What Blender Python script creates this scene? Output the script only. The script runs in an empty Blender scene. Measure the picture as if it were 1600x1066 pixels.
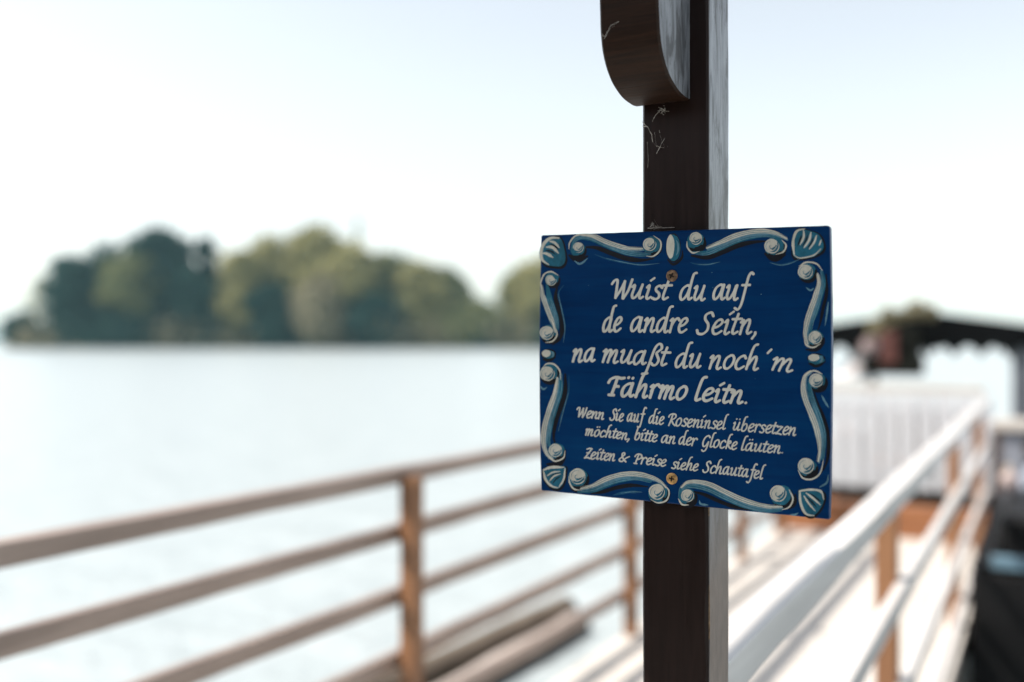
import bpy, bmesh, math, random
from math import sin, cos, pi, radians, hypot, atan2
from mathutils import Vector, Matrix, noise

# ------------------------------------------------------------------ camera, sky, sun, exposure
SC = bpy.context.scene
COL = SC.collection
EYE = 2.0                      # camera height over the water (m)
TH = math.atan(840 / 1556)     # the jetty runs along +Y; the camera looks this much to the left of it
FPX = 1556.0                   # 35 mm lens on 36 mm sensor, in pixels of a 1600 px wide frame

cam_data = bpy.data.cameras.new("camera")
cam = bpy.data.objects.new("camera", cam_data)
COL.objects.link(cam)
cam.location = (0, 0, EYE)
cam.rotation_euler = (pi / 2, 0, TH)
cam_data.sensor_width = 36.0
cam_data.lens = 35.0
cam_data.shift_y = -3 / 1600
cam_data.clip_start = 0.05
cam_data.clip_end = 20000
cam_data.dof.use_dof = True
cam_data.dof.focus_distance = 0.995
cam_data.dof.aperture_fstop = 1.65
SC.camera = cam

SUN_AZ = radians(118.36 + 92)  # counter-clockwise from +X: to the left of the view
SUN_EL = radians(47)
SUN_DIR = Vector((cos(SUN_EL) * cos(SUN_AZ), cos(SUN_EL) * sin(SUN_AZ), sin(SUN_EL)))

world = bpy.data.worlds.new("World")
SC.world = world
world.use_nodes = True
wn = world.node_tree.nodes
wl = world.node_tree.links
wn.clear()
w_out = wn.new("ShaderNodeOutputWorld")
w_bg = wn.new("ShaderNodeBackground")
w_sky = wn.new("ShaderNodeTexSky")
w_sky.sky_type = 'NISHITA'
w_sky.sun_disc = False
w_sky.sun_elevation = SUN_EL
w_sky.sun_rotation = pi / 2 - SUN_AZ
w_sky.air_density = 1.25
w_sky.dust_density = 0.7
w_sky.ozone_density = 0.0
w_bg.inputs["Strength"].default_value = 0.075
w_hsv = wn.new("ShaderNodeHueSaturation")      # thin milky cloud: a paler sky than clear air gives
w_hsv.inputs["Saturation"].default_value = 0.37
wl.new(w_sky.outputs[0], w_hsv.inputs["Color"])
wl.new(w_hsv.outputs[0], w_bg.inputs["Color"])
wl.new(w_bg.outputs[0], w_out.inputs["Surface"])

sun_data = bpy.data.lights.new("sun", 'SUN')
sun_data.energy = 3.1
sun_data.angle = radians(0.5)
sun_data.color = (1.0, 0.925, 0.835)
sun = bpy.data.objects.new("sun", sun_data)
COL.objects.link(sun)
sun.rotation_euler = SUN_DIR.to_track_quat('Z', 'Y').to_euler()
sun.location = SUN_DIR * 50

SC.view_settings.view_transform = 'Standard'
SC.view_settings.look = 'None'
SC.view_settings.gamma = 1.0
SC.view_settings.exposure = 1.52
SC.render.engine = 'CYCLES'
SC.cycles.use_denoising = True
SC.cycles.max_bounces = 8
SC.cycles.volume_bounces = 0
SC.cycles.caustics_reflective = False
SC.cycles.caustics_refractive = False
SC.cycles.sample_clamp_indirect = 6.0

# ------------------------------------------------------------------ helpers
CT, ST = cos(TH), sin(TH)


def at(px, py, depth):
    """point `depth` metres in front of the camera seen at photo pixel (px, py)"""
    u = (px - 800) / FPX * depth
    return Vector((CT * u - ST * depth, ST * u + CT * depth, EYE + (530 - py) / FPX * depth))


def on_y(px, py, Y):
    """(X, Z) where the line of sight meets the upright plane y = Y"""
    u = (px - 800) / FPX
    dx, dy, dz = CT * u - ST, ST * u + CT, (530 - py) / FPX
    t = Y / dy
    return (dx * t, EYE + dz * t)


def tag(o, label=None, cat=None, group=None, kind=None):
    if label:
        o["label"] = label
    if cat:
        o["category"] = cat
    if group:
        o["group"] = group
    if kind:
        o["kind"] = kind
    return o


def empty(name, loc):
    o = bpy.data.objects.new(name, None)
    o.empty_display_size = 0.1
    COL.objects.link(o)
    o.location = loc
    return o


class MB:
    def __init__(self):
        self.v, self.f, self.m = [], [], []

    def face(self, pts, mat=0):
        b = len(self.v)
        self.v.extend([tuple(p) for p in pts])
        self.f.append(tuple(range(b, b + len(pts))))
        self.m.append(mat)

    def grid(self, rows, mat=0, close=False):
        """rows of equal length, joined to a skin"""
        b = len(self.v)
        n = len(rows[0])
        for r in rows:
            self.v.extend([tuple(p) for p in r])
        for i in range(len(rows) - 1):
            for j in range(n if close else n - 1):
                j2 = (j + 1) % n
                self.f.append((b + i * n + j, b + i * n + j2, b + (i + 1) * n + j2, b + (i + 1) * n + j))
                self.m.append(mat)

    def box(self, lo, hi, mat=0, c=0.003):
        """chamfered box"""
        x0, y0, z0 = lo
        x1, y1, z1 = hi
        c = min(c, (x1 - x0) / 3, (y1 - y0) / 3, (z1 - z0) / 3)
        def ring(z, d):
            return [(x0 + c, y0 + d, z), (x1 - c, y0 + d, z), (x1 - d, y0 + c, z), (x1 - d, y1 - c, z),
                    (x1 - c, y1 - d, z), (x0 + c, y1 - d, z), (x0 + d, y1 - c, z), (x0 + d, y0 + c, z)]
        rows = [ring(z0, c), ring(z0 + c, 0), ring(z1 - c, 0), ring(z1, c)]
        self.grid(rows, mat, True)
        self.face(list(reversed(rows[0])), mat)
        self.face(rows[3], mat)

    def timber(self, p0, p1, w, h, seed=0, wav=0.002, mat=0, up=(0, 0, 1), n=None, c=0.004):
        """a sawn timber from p0 to p1, w wide, h high, edges eased and not quite straight"""
        p0, p1 = Vector(p0), Vector(p1)
        d = (p1 - p0)
        L = d.length
        d.normalize()
        u = Vector(up)
        s = d.cross(u).normalized()
        u = s.cross(d).normalized()
        n = n or max(3, int(L / 0.12))
        rows = []
        for i in range(n + 1):
            t = i / n
            p = p0 + d * (L * t)
            a, b = w / 2, h / 2
            base = [(-a + c, -b), (a - c, -b), (a, -b + c), (a, b - c), (a - c, b), (-a + c, b), (-a, b - c), (-a, -b + c)]
            r = []
            for k, (x, y) in enumerate(base):
                q = Vector((t * L * 2.3 + seed * 7.1, (k // 2) * 3.7, seed * 1.3))
                e = noise.noise(q) * wav + noise.noise(q * 3.1) * wav * 0.5
                sc = 1 + e / max(a, b)
                r.append(p + s * (x * sc) + u * (y * (1 + e / b)))
            rows.append(r)
        self.grid(rows, mat, True)
        self.face(list(reversed(rows[0])), mat)
        self.face(rows[-1], mat)

    def tube(self, pts, rad, mat=0, n=8, caps=True):
        pts = [Vector(p) for p in pts]
        if not hasattr(rad, '__len__'):
            rad = [rad] * len(pts)
        rows = []
        ref = Vector((0.13, 0.27, 0.95))
        for i, p in enumerate(pts):
            d = (pts[min(i + 1, len(pts) - 1)] - pts[max(i - 1, 0)])
            d = d.normalized() if d.length > 1e-9 else Vector((0, 0, 1))
            a = d.cross(ref)
            if a.length < 0.05:
                a = d.cross(Vector((1, 0, 0)))
            a.normalize()
            b = d.cross(a)
            rows.append([p + (a * cos(2 * pi * k / n) + b * sin(2 * pi * k / n)) * rad[i] for k in range(n)])
        self.grid(rows, mat, True)
        if caps:
            self.face(list(reversed(rows[0])), mat)
            self.face(rows[-1], mat)

    def build(self, name, mats, parent=None, smooth=False, fix=True):
        me = bpy.data.meshes.new(name)
        o_loc = Vector((0, 0, 0))
        if parent is not None:
            o_loc = Vector(parent["_w"]) if "_w" in parent else parent.location.copy()
        me.from_pydata([tuple(Vector(v) - o_loc) for v in self.v], [], self.f)
        if not isinstance(mats, (list, tuple)):
            mats = [mats]
        for m in mats:
            me.materials.append(m)
        me.polygons.foreach_set("material_index", self.m)
        if smooth:
            me.polygons.foreach_set("use_smooth", [True] * len(self.f))
        if fix:
            bm = bmesh.new()
            bm.from_mesh(me)
            bmesh.ops.recalc_face_normals(bm, faces=bm.faces)
            bm.to_mesh(me)
            bm.free()
        me.update()
        o = bpy.data.objects.new(name, me)
        COL.objects.link(o)
        if parent is not None:
            o.parent = parent
        return o


def sub(parent_obj, mb, name, mats, smooth=False):
    """a sub-part: parent_obj is a mesh part whose own origin sits at its thing's origin"""
    o = mb.build(name, mats, None, smooth)
    top = parent_obj
    while top.parent:
        top = top.parent
    off = top.location
    for v in o.data.vertices:
        v.co -= off
    o.parent = parent_obj
    return o


# ------------------------------------------------------------------ materials
def new_mat(name):
    m = bpy.data.materials.new(name)
    m.use_nodes = True
    nt = m.node_tree
    b = nt.nodes["Principled BSDF"]
    return m, nt, b


def ramp(nt, stops):
    r = nt.nodes.new("ShaderNodeValToRGB")
    els = r.color_ramp.elements
    while len(els) < len(stops):
        els.new(0.5)
    for e, (p, c) in zip(els, stops):
        e.position = p
        e.color = (*c, 1)
    return r


def noise_node(nt, scale, detail=4, rough=0.55, stretch=(1, 1, 1), dist=0.0):
    tc = nt.nodes.new("ShaderNodeTexCoord")
    mp = nt.nodes.new("ShaderNodeMapping")
    mp.inputs["Scale"].default_value = stretch
    nz = nt.nodes.new("ShaderNodeTexNoise")
    nz.inputs["Scale"].default_value = scale
    nz.inputs["Detail"].default_value = detail
    nz.inputs["Roughness"].default_value = rough
    nz.inputs["Distortion"].default_value = dist
    nt.links.new(tc.outputs["Object"], mp.inputs["Vector"])
    nt.links.new(mp.outputs["Vector"], nz.inputs["Vector"])
    return nz


def bump(nt, b, src, strength=0.3, dist=0.002):
    bp = nt.nodes.new("ShaderNodeBump")
    bp.inputs["Strength"].default_value = strength
    bp.inputs["Distance"].default_value = dist
    nt.links.new(src, bp.inputs["Height"])
    nt.links.new(bp.outputs["Normal"], b.inputs["Normal"])


def plain(name, col, rough=0.5, var=0.12, scale=12, spec=0.5, bs=0.0, metal=0.0):
    m, nt, b = new_mat(name)
    nz = noise_node(nt, scale, 5)
    lo = tuple(c * (1 - var * 2) for c in col)
    hi = tuple(min(1, c * (1 + var * 2)) for c in col)
    r = ramp(nt, [(0.3, lo), (0.7, hi)])
    nt.links.new(nz.outputs["Fac"], r.inputs[0])
    nt.links.new(r.outputs[0], b.inputs["Base Color"])
    b.inputs["Roughness"].default_value = rough
    b.inputs["Specular IOR Level"].default_value = spec
    b.inputs["Metallic"].default_value = metal
    if bs:
        bump(nt, b, nz.outputs["Fac"], bs, 0.002)
    return m


def wood(name, dark, light, axis='y', rough=0.42, spec=0.5, grain=14, bs=0.25, stain=0.0):
    """long-grained wood; axis = direction of the grain"""
    m, nt, b = new_mat(name)
    st = {'x': (0.06, 1, 1), 'y': (1, 0.06, 1), 'z': (1, 1, 0.06)}[axis]
    n1 = noise_node(nt, grain * 3, 6, 0.6, st, 0.6)
    n2 = noise_node(nt, 3.0, 3, 0.5)
    mix = nt.nodes.new("ShaderNodeMath")
    mix.operation = 'MULTIPLY_ADD'
    mix.inputs[1].default_value = 0.65
    sc = nt.nodes.new("ShaderNodeMath")
    sc.operation = 'MULTIPLY'
    sc.inputs[1].default_value = 0.35
    nt.links.new(n2.outputs["Fac"], sc.inputs[0])
    nt.links.new(n1.outputs["Fac"], mix.inputs[0])
    nt.links.new(sc.outputs[0], mix.inputs[2])
    r = ramp(nt, [(0.32, dark), (0.66, light)])
    nt.links.new(mix.outputs[0], r.inputs[0])
    nt.links.new(r.outputs[0], b.inputs["Base Color"])
    rr = nt.nodes.new("ShaderNodeMapRange")
    rr.inputs["To Min"].default_value = rough - 0.12
    rr.inputs["To Max"].default_value = rough + 0.14
    nt.links.new(n1.outputs["Fac"], rr.inputs["Value"])
    nt.links.new(rr.outputs[0], b.inputs["Roughness"])
    b.inputs["Specular IOR Level"].default_value = spec
    bump(nt, b, n1.outputs["Fac"], bs, 0.0015)
    return m


M = {}
M['post_stain'] = wood("dark_brown_stain", (0.0105, 0.0048, 0.0036), (0.0195, 0.0090, 0.0068), 'z', 0.38, 0.24, 60, 0.12)


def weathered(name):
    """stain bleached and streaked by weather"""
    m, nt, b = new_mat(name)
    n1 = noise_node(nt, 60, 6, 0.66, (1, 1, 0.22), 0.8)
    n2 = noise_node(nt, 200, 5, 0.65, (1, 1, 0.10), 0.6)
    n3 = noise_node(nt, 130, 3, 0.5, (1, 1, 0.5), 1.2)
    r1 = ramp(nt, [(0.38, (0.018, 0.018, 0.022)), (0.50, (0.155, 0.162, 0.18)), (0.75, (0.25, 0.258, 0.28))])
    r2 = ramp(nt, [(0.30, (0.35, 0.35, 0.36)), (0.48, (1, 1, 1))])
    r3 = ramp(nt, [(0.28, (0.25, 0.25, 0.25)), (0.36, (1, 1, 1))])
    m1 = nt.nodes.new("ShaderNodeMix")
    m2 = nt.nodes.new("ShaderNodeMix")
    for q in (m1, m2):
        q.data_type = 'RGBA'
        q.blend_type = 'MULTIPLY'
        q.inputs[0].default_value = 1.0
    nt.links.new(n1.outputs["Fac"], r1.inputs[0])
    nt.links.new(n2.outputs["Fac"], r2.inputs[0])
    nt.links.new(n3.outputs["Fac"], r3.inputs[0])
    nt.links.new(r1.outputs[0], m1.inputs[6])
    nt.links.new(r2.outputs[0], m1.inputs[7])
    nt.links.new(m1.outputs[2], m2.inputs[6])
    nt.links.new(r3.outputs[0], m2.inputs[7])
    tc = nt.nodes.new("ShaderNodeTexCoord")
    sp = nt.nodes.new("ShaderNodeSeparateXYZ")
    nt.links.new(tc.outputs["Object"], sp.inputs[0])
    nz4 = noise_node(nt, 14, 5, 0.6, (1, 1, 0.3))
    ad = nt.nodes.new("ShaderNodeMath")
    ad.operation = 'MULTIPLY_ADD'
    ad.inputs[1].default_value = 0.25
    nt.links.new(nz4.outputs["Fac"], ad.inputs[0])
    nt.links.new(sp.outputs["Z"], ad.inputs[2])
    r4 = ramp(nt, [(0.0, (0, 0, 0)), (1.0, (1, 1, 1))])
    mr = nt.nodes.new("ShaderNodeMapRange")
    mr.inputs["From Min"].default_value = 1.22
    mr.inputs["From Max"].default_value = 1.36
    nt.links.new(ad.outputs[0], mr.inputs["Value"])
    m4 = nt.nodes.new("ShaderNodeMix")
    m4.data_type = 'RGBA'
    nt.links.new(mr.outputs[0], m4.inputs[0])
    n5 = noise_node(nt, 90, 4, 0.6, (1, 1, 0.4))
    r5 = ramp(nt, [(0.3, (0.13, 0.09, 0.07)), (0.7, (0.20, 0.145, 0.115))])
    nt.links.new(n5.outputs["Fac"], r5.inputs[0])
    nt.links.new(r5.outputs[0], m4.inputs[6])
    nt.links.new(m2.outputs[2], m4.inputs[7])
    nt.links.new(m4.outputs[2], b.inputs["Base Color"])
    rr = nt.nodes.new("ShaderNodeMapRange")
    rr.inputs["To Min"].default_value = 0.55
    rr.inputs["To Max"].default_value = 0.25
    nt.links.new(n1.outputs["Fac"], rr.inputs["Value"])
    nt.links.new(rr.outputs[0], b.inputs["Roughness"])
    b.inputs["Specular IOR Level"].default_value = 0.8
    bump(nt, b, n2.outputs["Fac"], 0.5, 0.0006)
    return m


M['post_side'] = weathered("streaked_stain_sky_sheen")  # right faces only: sky reflection put into the colour, over real streaks
M['bare_wood'] = plain('chipped_bare_wood', (0.16, 0.10, 0.055), 0.8, 0.3, 200, 0.2)
M['brace_stain'] = wood("brown_brace_stain", (0.0045, 0.002, 0.0012), (0.033, 0.0135, 0.0062), 'x', 0.5, 0.18, 80, 0.35)
M['rail_wood'] = wood("weathered_rail_wood", (0.175, 0.125, 0.10), (0.33, 0.255, 0.215), 'y', 0.36, 0.7)
M['pale_rail'] = wood('pale_rail_wood', (0.47, 0.45, 0.435), (0.63, 0.605, 0.585), 'y', 0.36, 0.7)  # paler than the other railing's wood
M['rail_post'] = wood("orange_brown_post_wood", (0.15, 0.07, 0.034), (0.28, 0.14, 0.068), 'z', 0.5, 0.4)
M['deck_wood'] = wood("bleached_deck_wood", (0.42, 0.39, 0.355), (0.58, 0.55, 0.51), 'x', 0.5, 0.5)
M['beam_wood'] = wood("red_brown_beam_wood", (0.16, 0.06, 0.025), (0.33, 0.14, 0.06), 'x', 0.5, 0.4)
M['log_bark'] = wood("grey_brown_log", (0.085, 0.066, 0.048), (0.22, 0.18, 0.14), 'y', 0.7, 0.3, 10, 0.6)
M['log_bare'] = wood("pale_stripped_log", (0.30, 0.25, 0.22), (0.50, 0.44, 0.40), 'y', 0.6, 0.4, 10, 0.4)
for _k in ('log_bark', 'log_bare'):
    # soaked and dark near the water line
    _nt = M[_k].node_tree
    _b = _nt.nodes["Principled BSDF"]
    _src = _b.inputs["Base Color"].links[0].from_socket
    _g = _nt.nodes.new("ShaderNodeNewGeometry")
    _sp = _nt.nodes.new("ShaderNodeSeparateXYZ")
    _nt.links.new(_g.outputs["Position"], _sp.inputs[0])
    _nz = noise_node(_nt, 5, 4)
    _ma = _nt.nodes.new("ShaderNodeMath")
    _ma.operation = 'MULTIPLY_ADD'
    _ma.inputs[1].default_value = 0.06
    _nt.links.new(_nz.outputs["Fac"], _ma.inputs[0])
    _nt.links.new(_sp.outputs["Z"], _ma.inputs[2])
    _mr = _nt.nodes.new("ShaderNodeMapRange")
    _mr.inputs["From Min"].default_value = 0.075
    _mr.inputs["From Max"].default_value = 0.125
    _nt.links.new(_ma.outputs[0], _mr.inputs["Value"])
    _mx = _nt.nodes.new("ShaderNodeMix")
    _mx.data_type = 'RGBA'
    _mx.inputs[6].default_value = (0.03, 0.024, 0.016, 1)
    _nt.links.new(_mr.outputs[0], _mx.inputs[0])
    _nt.links.new(_src, _mx.inputs[7])
    _nt.links.new(_mx.outputs[2], _b.inputs["Base Color"])
M['log_end'] = plain("dark_wet_log_end", (0.022, 0.017, 0.013), 0.6, 0.3, 20)
M['white_boards'] = wood("white_painted_boards", (0.43, 0.435, 0.455), (0.54, 0.545, 0.565), 'z', 0.45, 0.5, 10)
M['cream_paint'] = plain("cream_paint", (0.45, 0.42, 0.385), 0.4, 0.06)
M['hull_brown'] = wood("dark_boat_hull", (0.03, 0.018, 0.012), (0.075, 0.042, 0.025), 'y', 0.4, 0.5)
M['canopy_cloth'] = plain("dark_teal_canopy_cloth", (0.002, 0.014, 0.022), 0.8, 0.2, 6, 0.1)
M['valance_cloth'] = plain("dark_brown_valance_cloth", (0.0035, 0.004, 0.0045), 0.9, 0.2, 6, 0.05)
M['canopy_pole'] = plain("grey_metal_pole", (0.10, 0.11, 0.13), 0.4, 0.1, 8)
M['black_hull'] = plain("black_boat_paint", (0.004, 0.004, 0.0045), 0.5, 0.2, 5, 0.25)
M['rim_blue'] = plain("light_blue_rim_paint", (0.10, 0.17, 0.22), 0.35, 0.1, 6)
M['tarp'] = plain("blue_grey_tarpaulin", (0.22, 0.24, 0.29), 0.6, 0.25, 6, 0.4, 0.4)
M['fender'] = plain("pale_pink_fender_rubber", (0.36, 0.29, 0.28), 0.5, 0.15, 25)
M['rope'] = plain("tan_rope", (0.45, 0.36, 0.26), 0.8, 0.2, 60)
M['grey_post'] = wood('blue_grey_painted_post', (0.14, 0.15, 0.18), (0.26, 0.28, 0.32), 'z', 0.5, 0.4)
M['box_dark'] = plain("dark_box_paint", (0.005, 0.0055, 0.004), 0.7, 0.3, 8, 0.1)
M['red_panel'] = plain("red_brown_panel_paint", (0.085, 0.024, 0.017), 0.5, 0.2, 6)
M['pink_petal'] = plain("pale_pink_petals", (0.30, 0.23, 0.225), 0.6, 0.12, 20)
M['pale_cloth'] = plain("pale_curtain_cloth", (0.62, 0.57, 0.56), 0.7, 0.08, 10)
M['brass'] = plain("brass_screw", (0.62, 0.36, 0.14), 0.38, 0.2, 300, 0.5, 0.2, 0.55)
M['screw_dull'] = plain("tarnished_screw", (0.20, 0.12, 0.07), 0.5, 0.35, 300, 0.5, 0.2, 0.4)
M['recess'] = plain("screw_recess_dark", (0.015, 0.010, 0.007), 0.7, 0.2, 100)  # dark colour for the recess walls and floor
M['web'] = plain("spider_silk", (0.42, 0.38, 0.33), 0.6, 0.35, 300)
M['web_lump'] = plain("dusty_web_lump", (0.20, 0.15, 0.11), 0.9, 0.3, 300)


def paint(name, col, rough=0.42, var=0.10):
    m, nt, b = new_mat(name)
    nz = noise_node(nt, 260, 4, 0.6, (1, 1, 0.5))
    nz2 = noise_node(nt, 30, 3)
    ad = nt.nodes.new("ShaderNodeMath")
    ad.operation = 'ADD'
    nt.links.new(nz.outputs["Fac"], ad.inputs[0])
    nt.links.new(nz2.outputs["Fac"], ad.inputs[1])
    r = ramp(nt, [(0.35, tuple(c * (1 - var) for c in col)), (0.65, tuple(min(1, c * (1 + var)) for c in col))])
    hf = nt.nodes.new("ShaderNodeMath")
    hf.operation = 'MULTIPLY'
    hf.inputs[1].default_value = 0.5
    nt.links.new(ad.outputs[0], hf.inputs[0])
    nt.links.new(hf.outputs[0], r.inputs[0])
    nt.links.new(r.outputs[0], b.inputs["Base Color"])
    b.inputs["Roughness"].default_value = rough
    b.inputs["Specular IOR Level"].default_value = 0.3
    bump(nt, b, nz.outputs["Fac"], 0.25, 0.0003)
    return m




def board_paint(name):
    """gloss enamel laid on with a wide brush: faint strokes across, uneven depth of colour, thin places near the edges"""
    m, nt, b = new_mat(name)
    n1 = noise_node(nt, 70, 5, 0.6, (0.10, 1, 1.6), 0.3)
    n2 = noise_node(nt, 9, 4, 0.55)
    n3 = noise_node(nt, 420, 3, 0.6)
    a1 = nt.nodes.new("ShaderNodeMath")
    a1.operation = 'MULTIPLY_ADD'
    a1.inputs[1].default_value = 0.45
    nt.links.new(n1.outputs["Fac"], a1.inputs[0])
    h = nt.nodes.new("ShaderNodeMath")
    h.operation = 'MULTIPLY'
    h.inputs[1].default_value = 0.55
    nt.links.new(n2.outputs["Fac"], h.inputs[0])
    nt.links.new(h.outputs[0], a1.inputs[2])
    r = ramp(nt, [(0.34, (0.0002, 0.021, 0.084)), (0.5, (0.0002, 0.032, 0.118)), (0.68, (0.0006, 0.048, 0.150))])
    nt.links.new(a1.outputs[0], r.inputs[0])
    nt.links.new(r.outputs[0], b.inputs["Base Color"])
    mr = nt.nodes.new("ShaderNodeMapRange")
    mr.inputs["To Min"].default_value = 0.22
    mr.inputs["To Max"].default_value = 0.42
    nt.links.new(n2.outputs["Fac"], mr.inputs["Value"])
    nt.links.new(mr.outputs[0], b.inputs["Roughness"])
    b.inputs["Specular IOR Level"].default_value = 0.16
    a2 = nt.nodes.new("ShaderNodeMath")
    a2.operation = 'MULTIPLY_ADD'
    a2.inputs[1].default_value = 0.15
    nt.links.new(n3.outputs["Fac"], a2.inputs[0])
    nt.links.new(n1.outputs["Fac"], a2.inputs[2])
    bump(nt, b, a2.outputs[0], 0.35, 0.0006)
    return m


M['board_blue'] = board_paint("deep_blue_board_paint")
M['cream'] = paint("cream_sign_paint", (0.60, 0.565, 0.475), 0.5, 0.16)
M['letter'] = paint("letter_paint", (0.63, 0.605, 0.535), 0.5, 0.12)
M['teal'] = paint("teal_sign_paint", (0.016, 0.125, 0.19), 0.4, 0.38)
M['midblue'] = paint("mid_blue_sign_paint", (0.006, 0.072, 0.155), 0.4, 0.25)
M['lightblue'] = paint("light_blue_sign_paint", (0.11, 0.235, 0.30), 0.45, 0.32)
M['black'] = paint("black_sign_paint", (0.005, 0.006, 0.010), 0.4, 0.3)

# ------------------------------------------------------------------ the setting: water, hills, island ground
def water():
    m, nt, b = new_mat("lake_water")
    n1 = noise_node(nt, 1.0, 5, 0.6, (1.0, 1.6, 1))
    n2 = noise_node(nt, 6.0, 4, 0.6)
    ad = nt.nodes.new("ShaderNodeMath")
    ad.operation = 'MULTIPLY_ADD'
    ad.inputs[1].default_value = 0.25
    nt.links.new(n2.outputs["Fac"], ad.inputs[0])
    nt.links.new(n1.outputs["Fac"], ad.inputs[2])
    r = ramp(nt, [(0.3, (0.315, 0.36, 0.372)), (0.75, (0.385, 0.428, 0.438))])
    nt.links.new(n1.outputs["Fac"], r.inputs[0])
    nt.links.new(r.outputs[0], b.inputs["Base Color"])
    b.inputs["Roughness"].default_value = 0.28
    b.inputs["IOR"].default_value = 1.33
    bump(nt, b, ad.outputs[0], 0.6, 0.16)
    mb = MB()
    s = 1600
    N = 24
    xs = [math.copysign(abs(i / N) ** 2.2, i) * s for i in range(-N, N + 1)]
    mb.grid([[(x, y, 0) for x in xs] for y in xs])
    o = mb.build("water", m)
    tag(o, kind="structure")


water()

M['hill_green'] = plain("far_hill_woods", (0.04, 0.06, 0.04), 0.9, 0.3, 0.05, 0.1)
hb = MB()
rows = []
for k in range(60):
    t = k / 59
    px = -260 + t * 800
    hgt = 26 * (0.55 + 0.45 * noise.noise((t * 5, 1.3, 0))) * min(1, (1 - t) * 2.2) + 3
    base = at(px, 530, 1380)
    back = at(px, 530, 1520)
    rows.append([(base.x, base.y, -0.5), (base.x, base.y, hgt * 0.55), ((base.x + back.x) / 2, (base.y + back.y) / 2, hgt), (back.x, back.y, -0.5)])
hb.grid(rows)
tag(hb.build("hills", M['hill_green'], smooth=True), kind="structure")

ISL = 208.0
M['island_soil'] = plain("island_shore_soil", (0.16, 0.15, 0.10), 0.9, 0.3, 0.4, 0.2)
ib = MB()
rows = []
for k in range(41):
    t = k / 40
    px = 2 + t * 1000
    edge = min(1, t * 14, (1 - t) * 14) ** 0.5
    r = []
    for j, (dd, z) in enumerate([(-9, -0.4), (-7, 0.35), (-3, 0.9), (6, 1.6), (22, 1.8), (34, -0.4)]):
        d = ISL + dd * edge + noise.noise((t * 9, j, 2)) * 1.5
        p = at(px, 530, d)
        r.append((p.x, p.y, z * (0.3 + 0.7 * edge) if z > 0 else z))
    rows.append(r)
ib.grid(rows)
tag(ib.build("island_ground", M['island_soil'], smooth=True), kind="structure")


# ------------------------------------------------------------------ island trees
def foliage(name, lo, hi, trans=0.25):
    m, nt, b = new_mat(name)
    n1 = noise_node(nt, 0.22, 3)
    n2 = noise_node(nt, 1.6, 2)
    ad = nt.nodes.new("ShaderNodeMath")
    ad.operation = 'MULTIPLY_ADD'
    ad.inputs[1].default_value = 0.4
    ml = nt.nodes.new("ShaderNodeMath")
    ml.operation = 'MULTIPLY'
    ml.inputs[1].default_value = 0.6
    nt.links.new(n1.outputs["Fac"], ml.inputs[0])
    nt.links.new(n2.outputs["Fac"], ad.inputs[0])
    nt.links.new(ml.outputs[0], ad.inputs[2])
    r = ramp(nt, [(0.34, lo), (0.64, hi)])
    nt.links.new(ad.outputs[0], r.inputs[0])
    nt.links.new(r.outputs[0], b.inputs["Base Color"])
    b.inputs["Roughness"].default_value = 0.7
    b.inputs["Specular IOR Level"].default_value = 0.12
    tr = nt.nodes.new("ShaderNodeBsdfTranslucent")
    nt.links.new(r.outputs[0], tr.inputs["Color"])
    mx = nt.nodes.new("ShaderNodeMixShader")
    mx.inputs[0].default_value = trans
    out = [n for n in nt.nodes if n.type == 'OUTPUT_MATERIAL'][0]
    nt.links.new(b.outputs[0], mx.inputs[1])
    nt.links.new(tr.outputs[0], mx.inputs[2])
    nt.links.new(mx.outputs[0], out.inputs["Surface"])
    return m


FOL = {
    'dark': foliage("dark_blue_green_leaves", (0.006, 0.036, 0.034), (0.020, 0.062, 0.050), 0.15),
    'mid': foliage("mid_green_leaves", (0.14, 0.155, 0.07), (0.215, 0.225, 0.105)),
    'olive': foliage("olive_green_leaves", (0.26, 0.24, 0.095), (0.37, 0.34, 0.16)),
    'pale': foliage("pale_dry_leaves", (0.21, 0.19, 0.12), (0.30, 0.27, 0.175)),
}
M['bark'] = wood("tree_bark", (0.05, 0.04, 0.03), (0.12, 0.10, 0.08), 'z', 0.9, 0.2, 2, 0.6)


def leaf_quad(mb, p, s, rng):
    a = Vector((rng.gauss(0, 1), rng.gauss(0, 1), rng.gauss(0, 1))).normalized()
    b = a.cross(Vector((rng.gauss(0, 1), rng.gauss(0, 1), rng.gauss(0, 1)))).normalized()
    a *= s
    b *= s * 0.6
    mb.face([p - a, p - b * 0.9, p + a, p + b])


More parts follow.
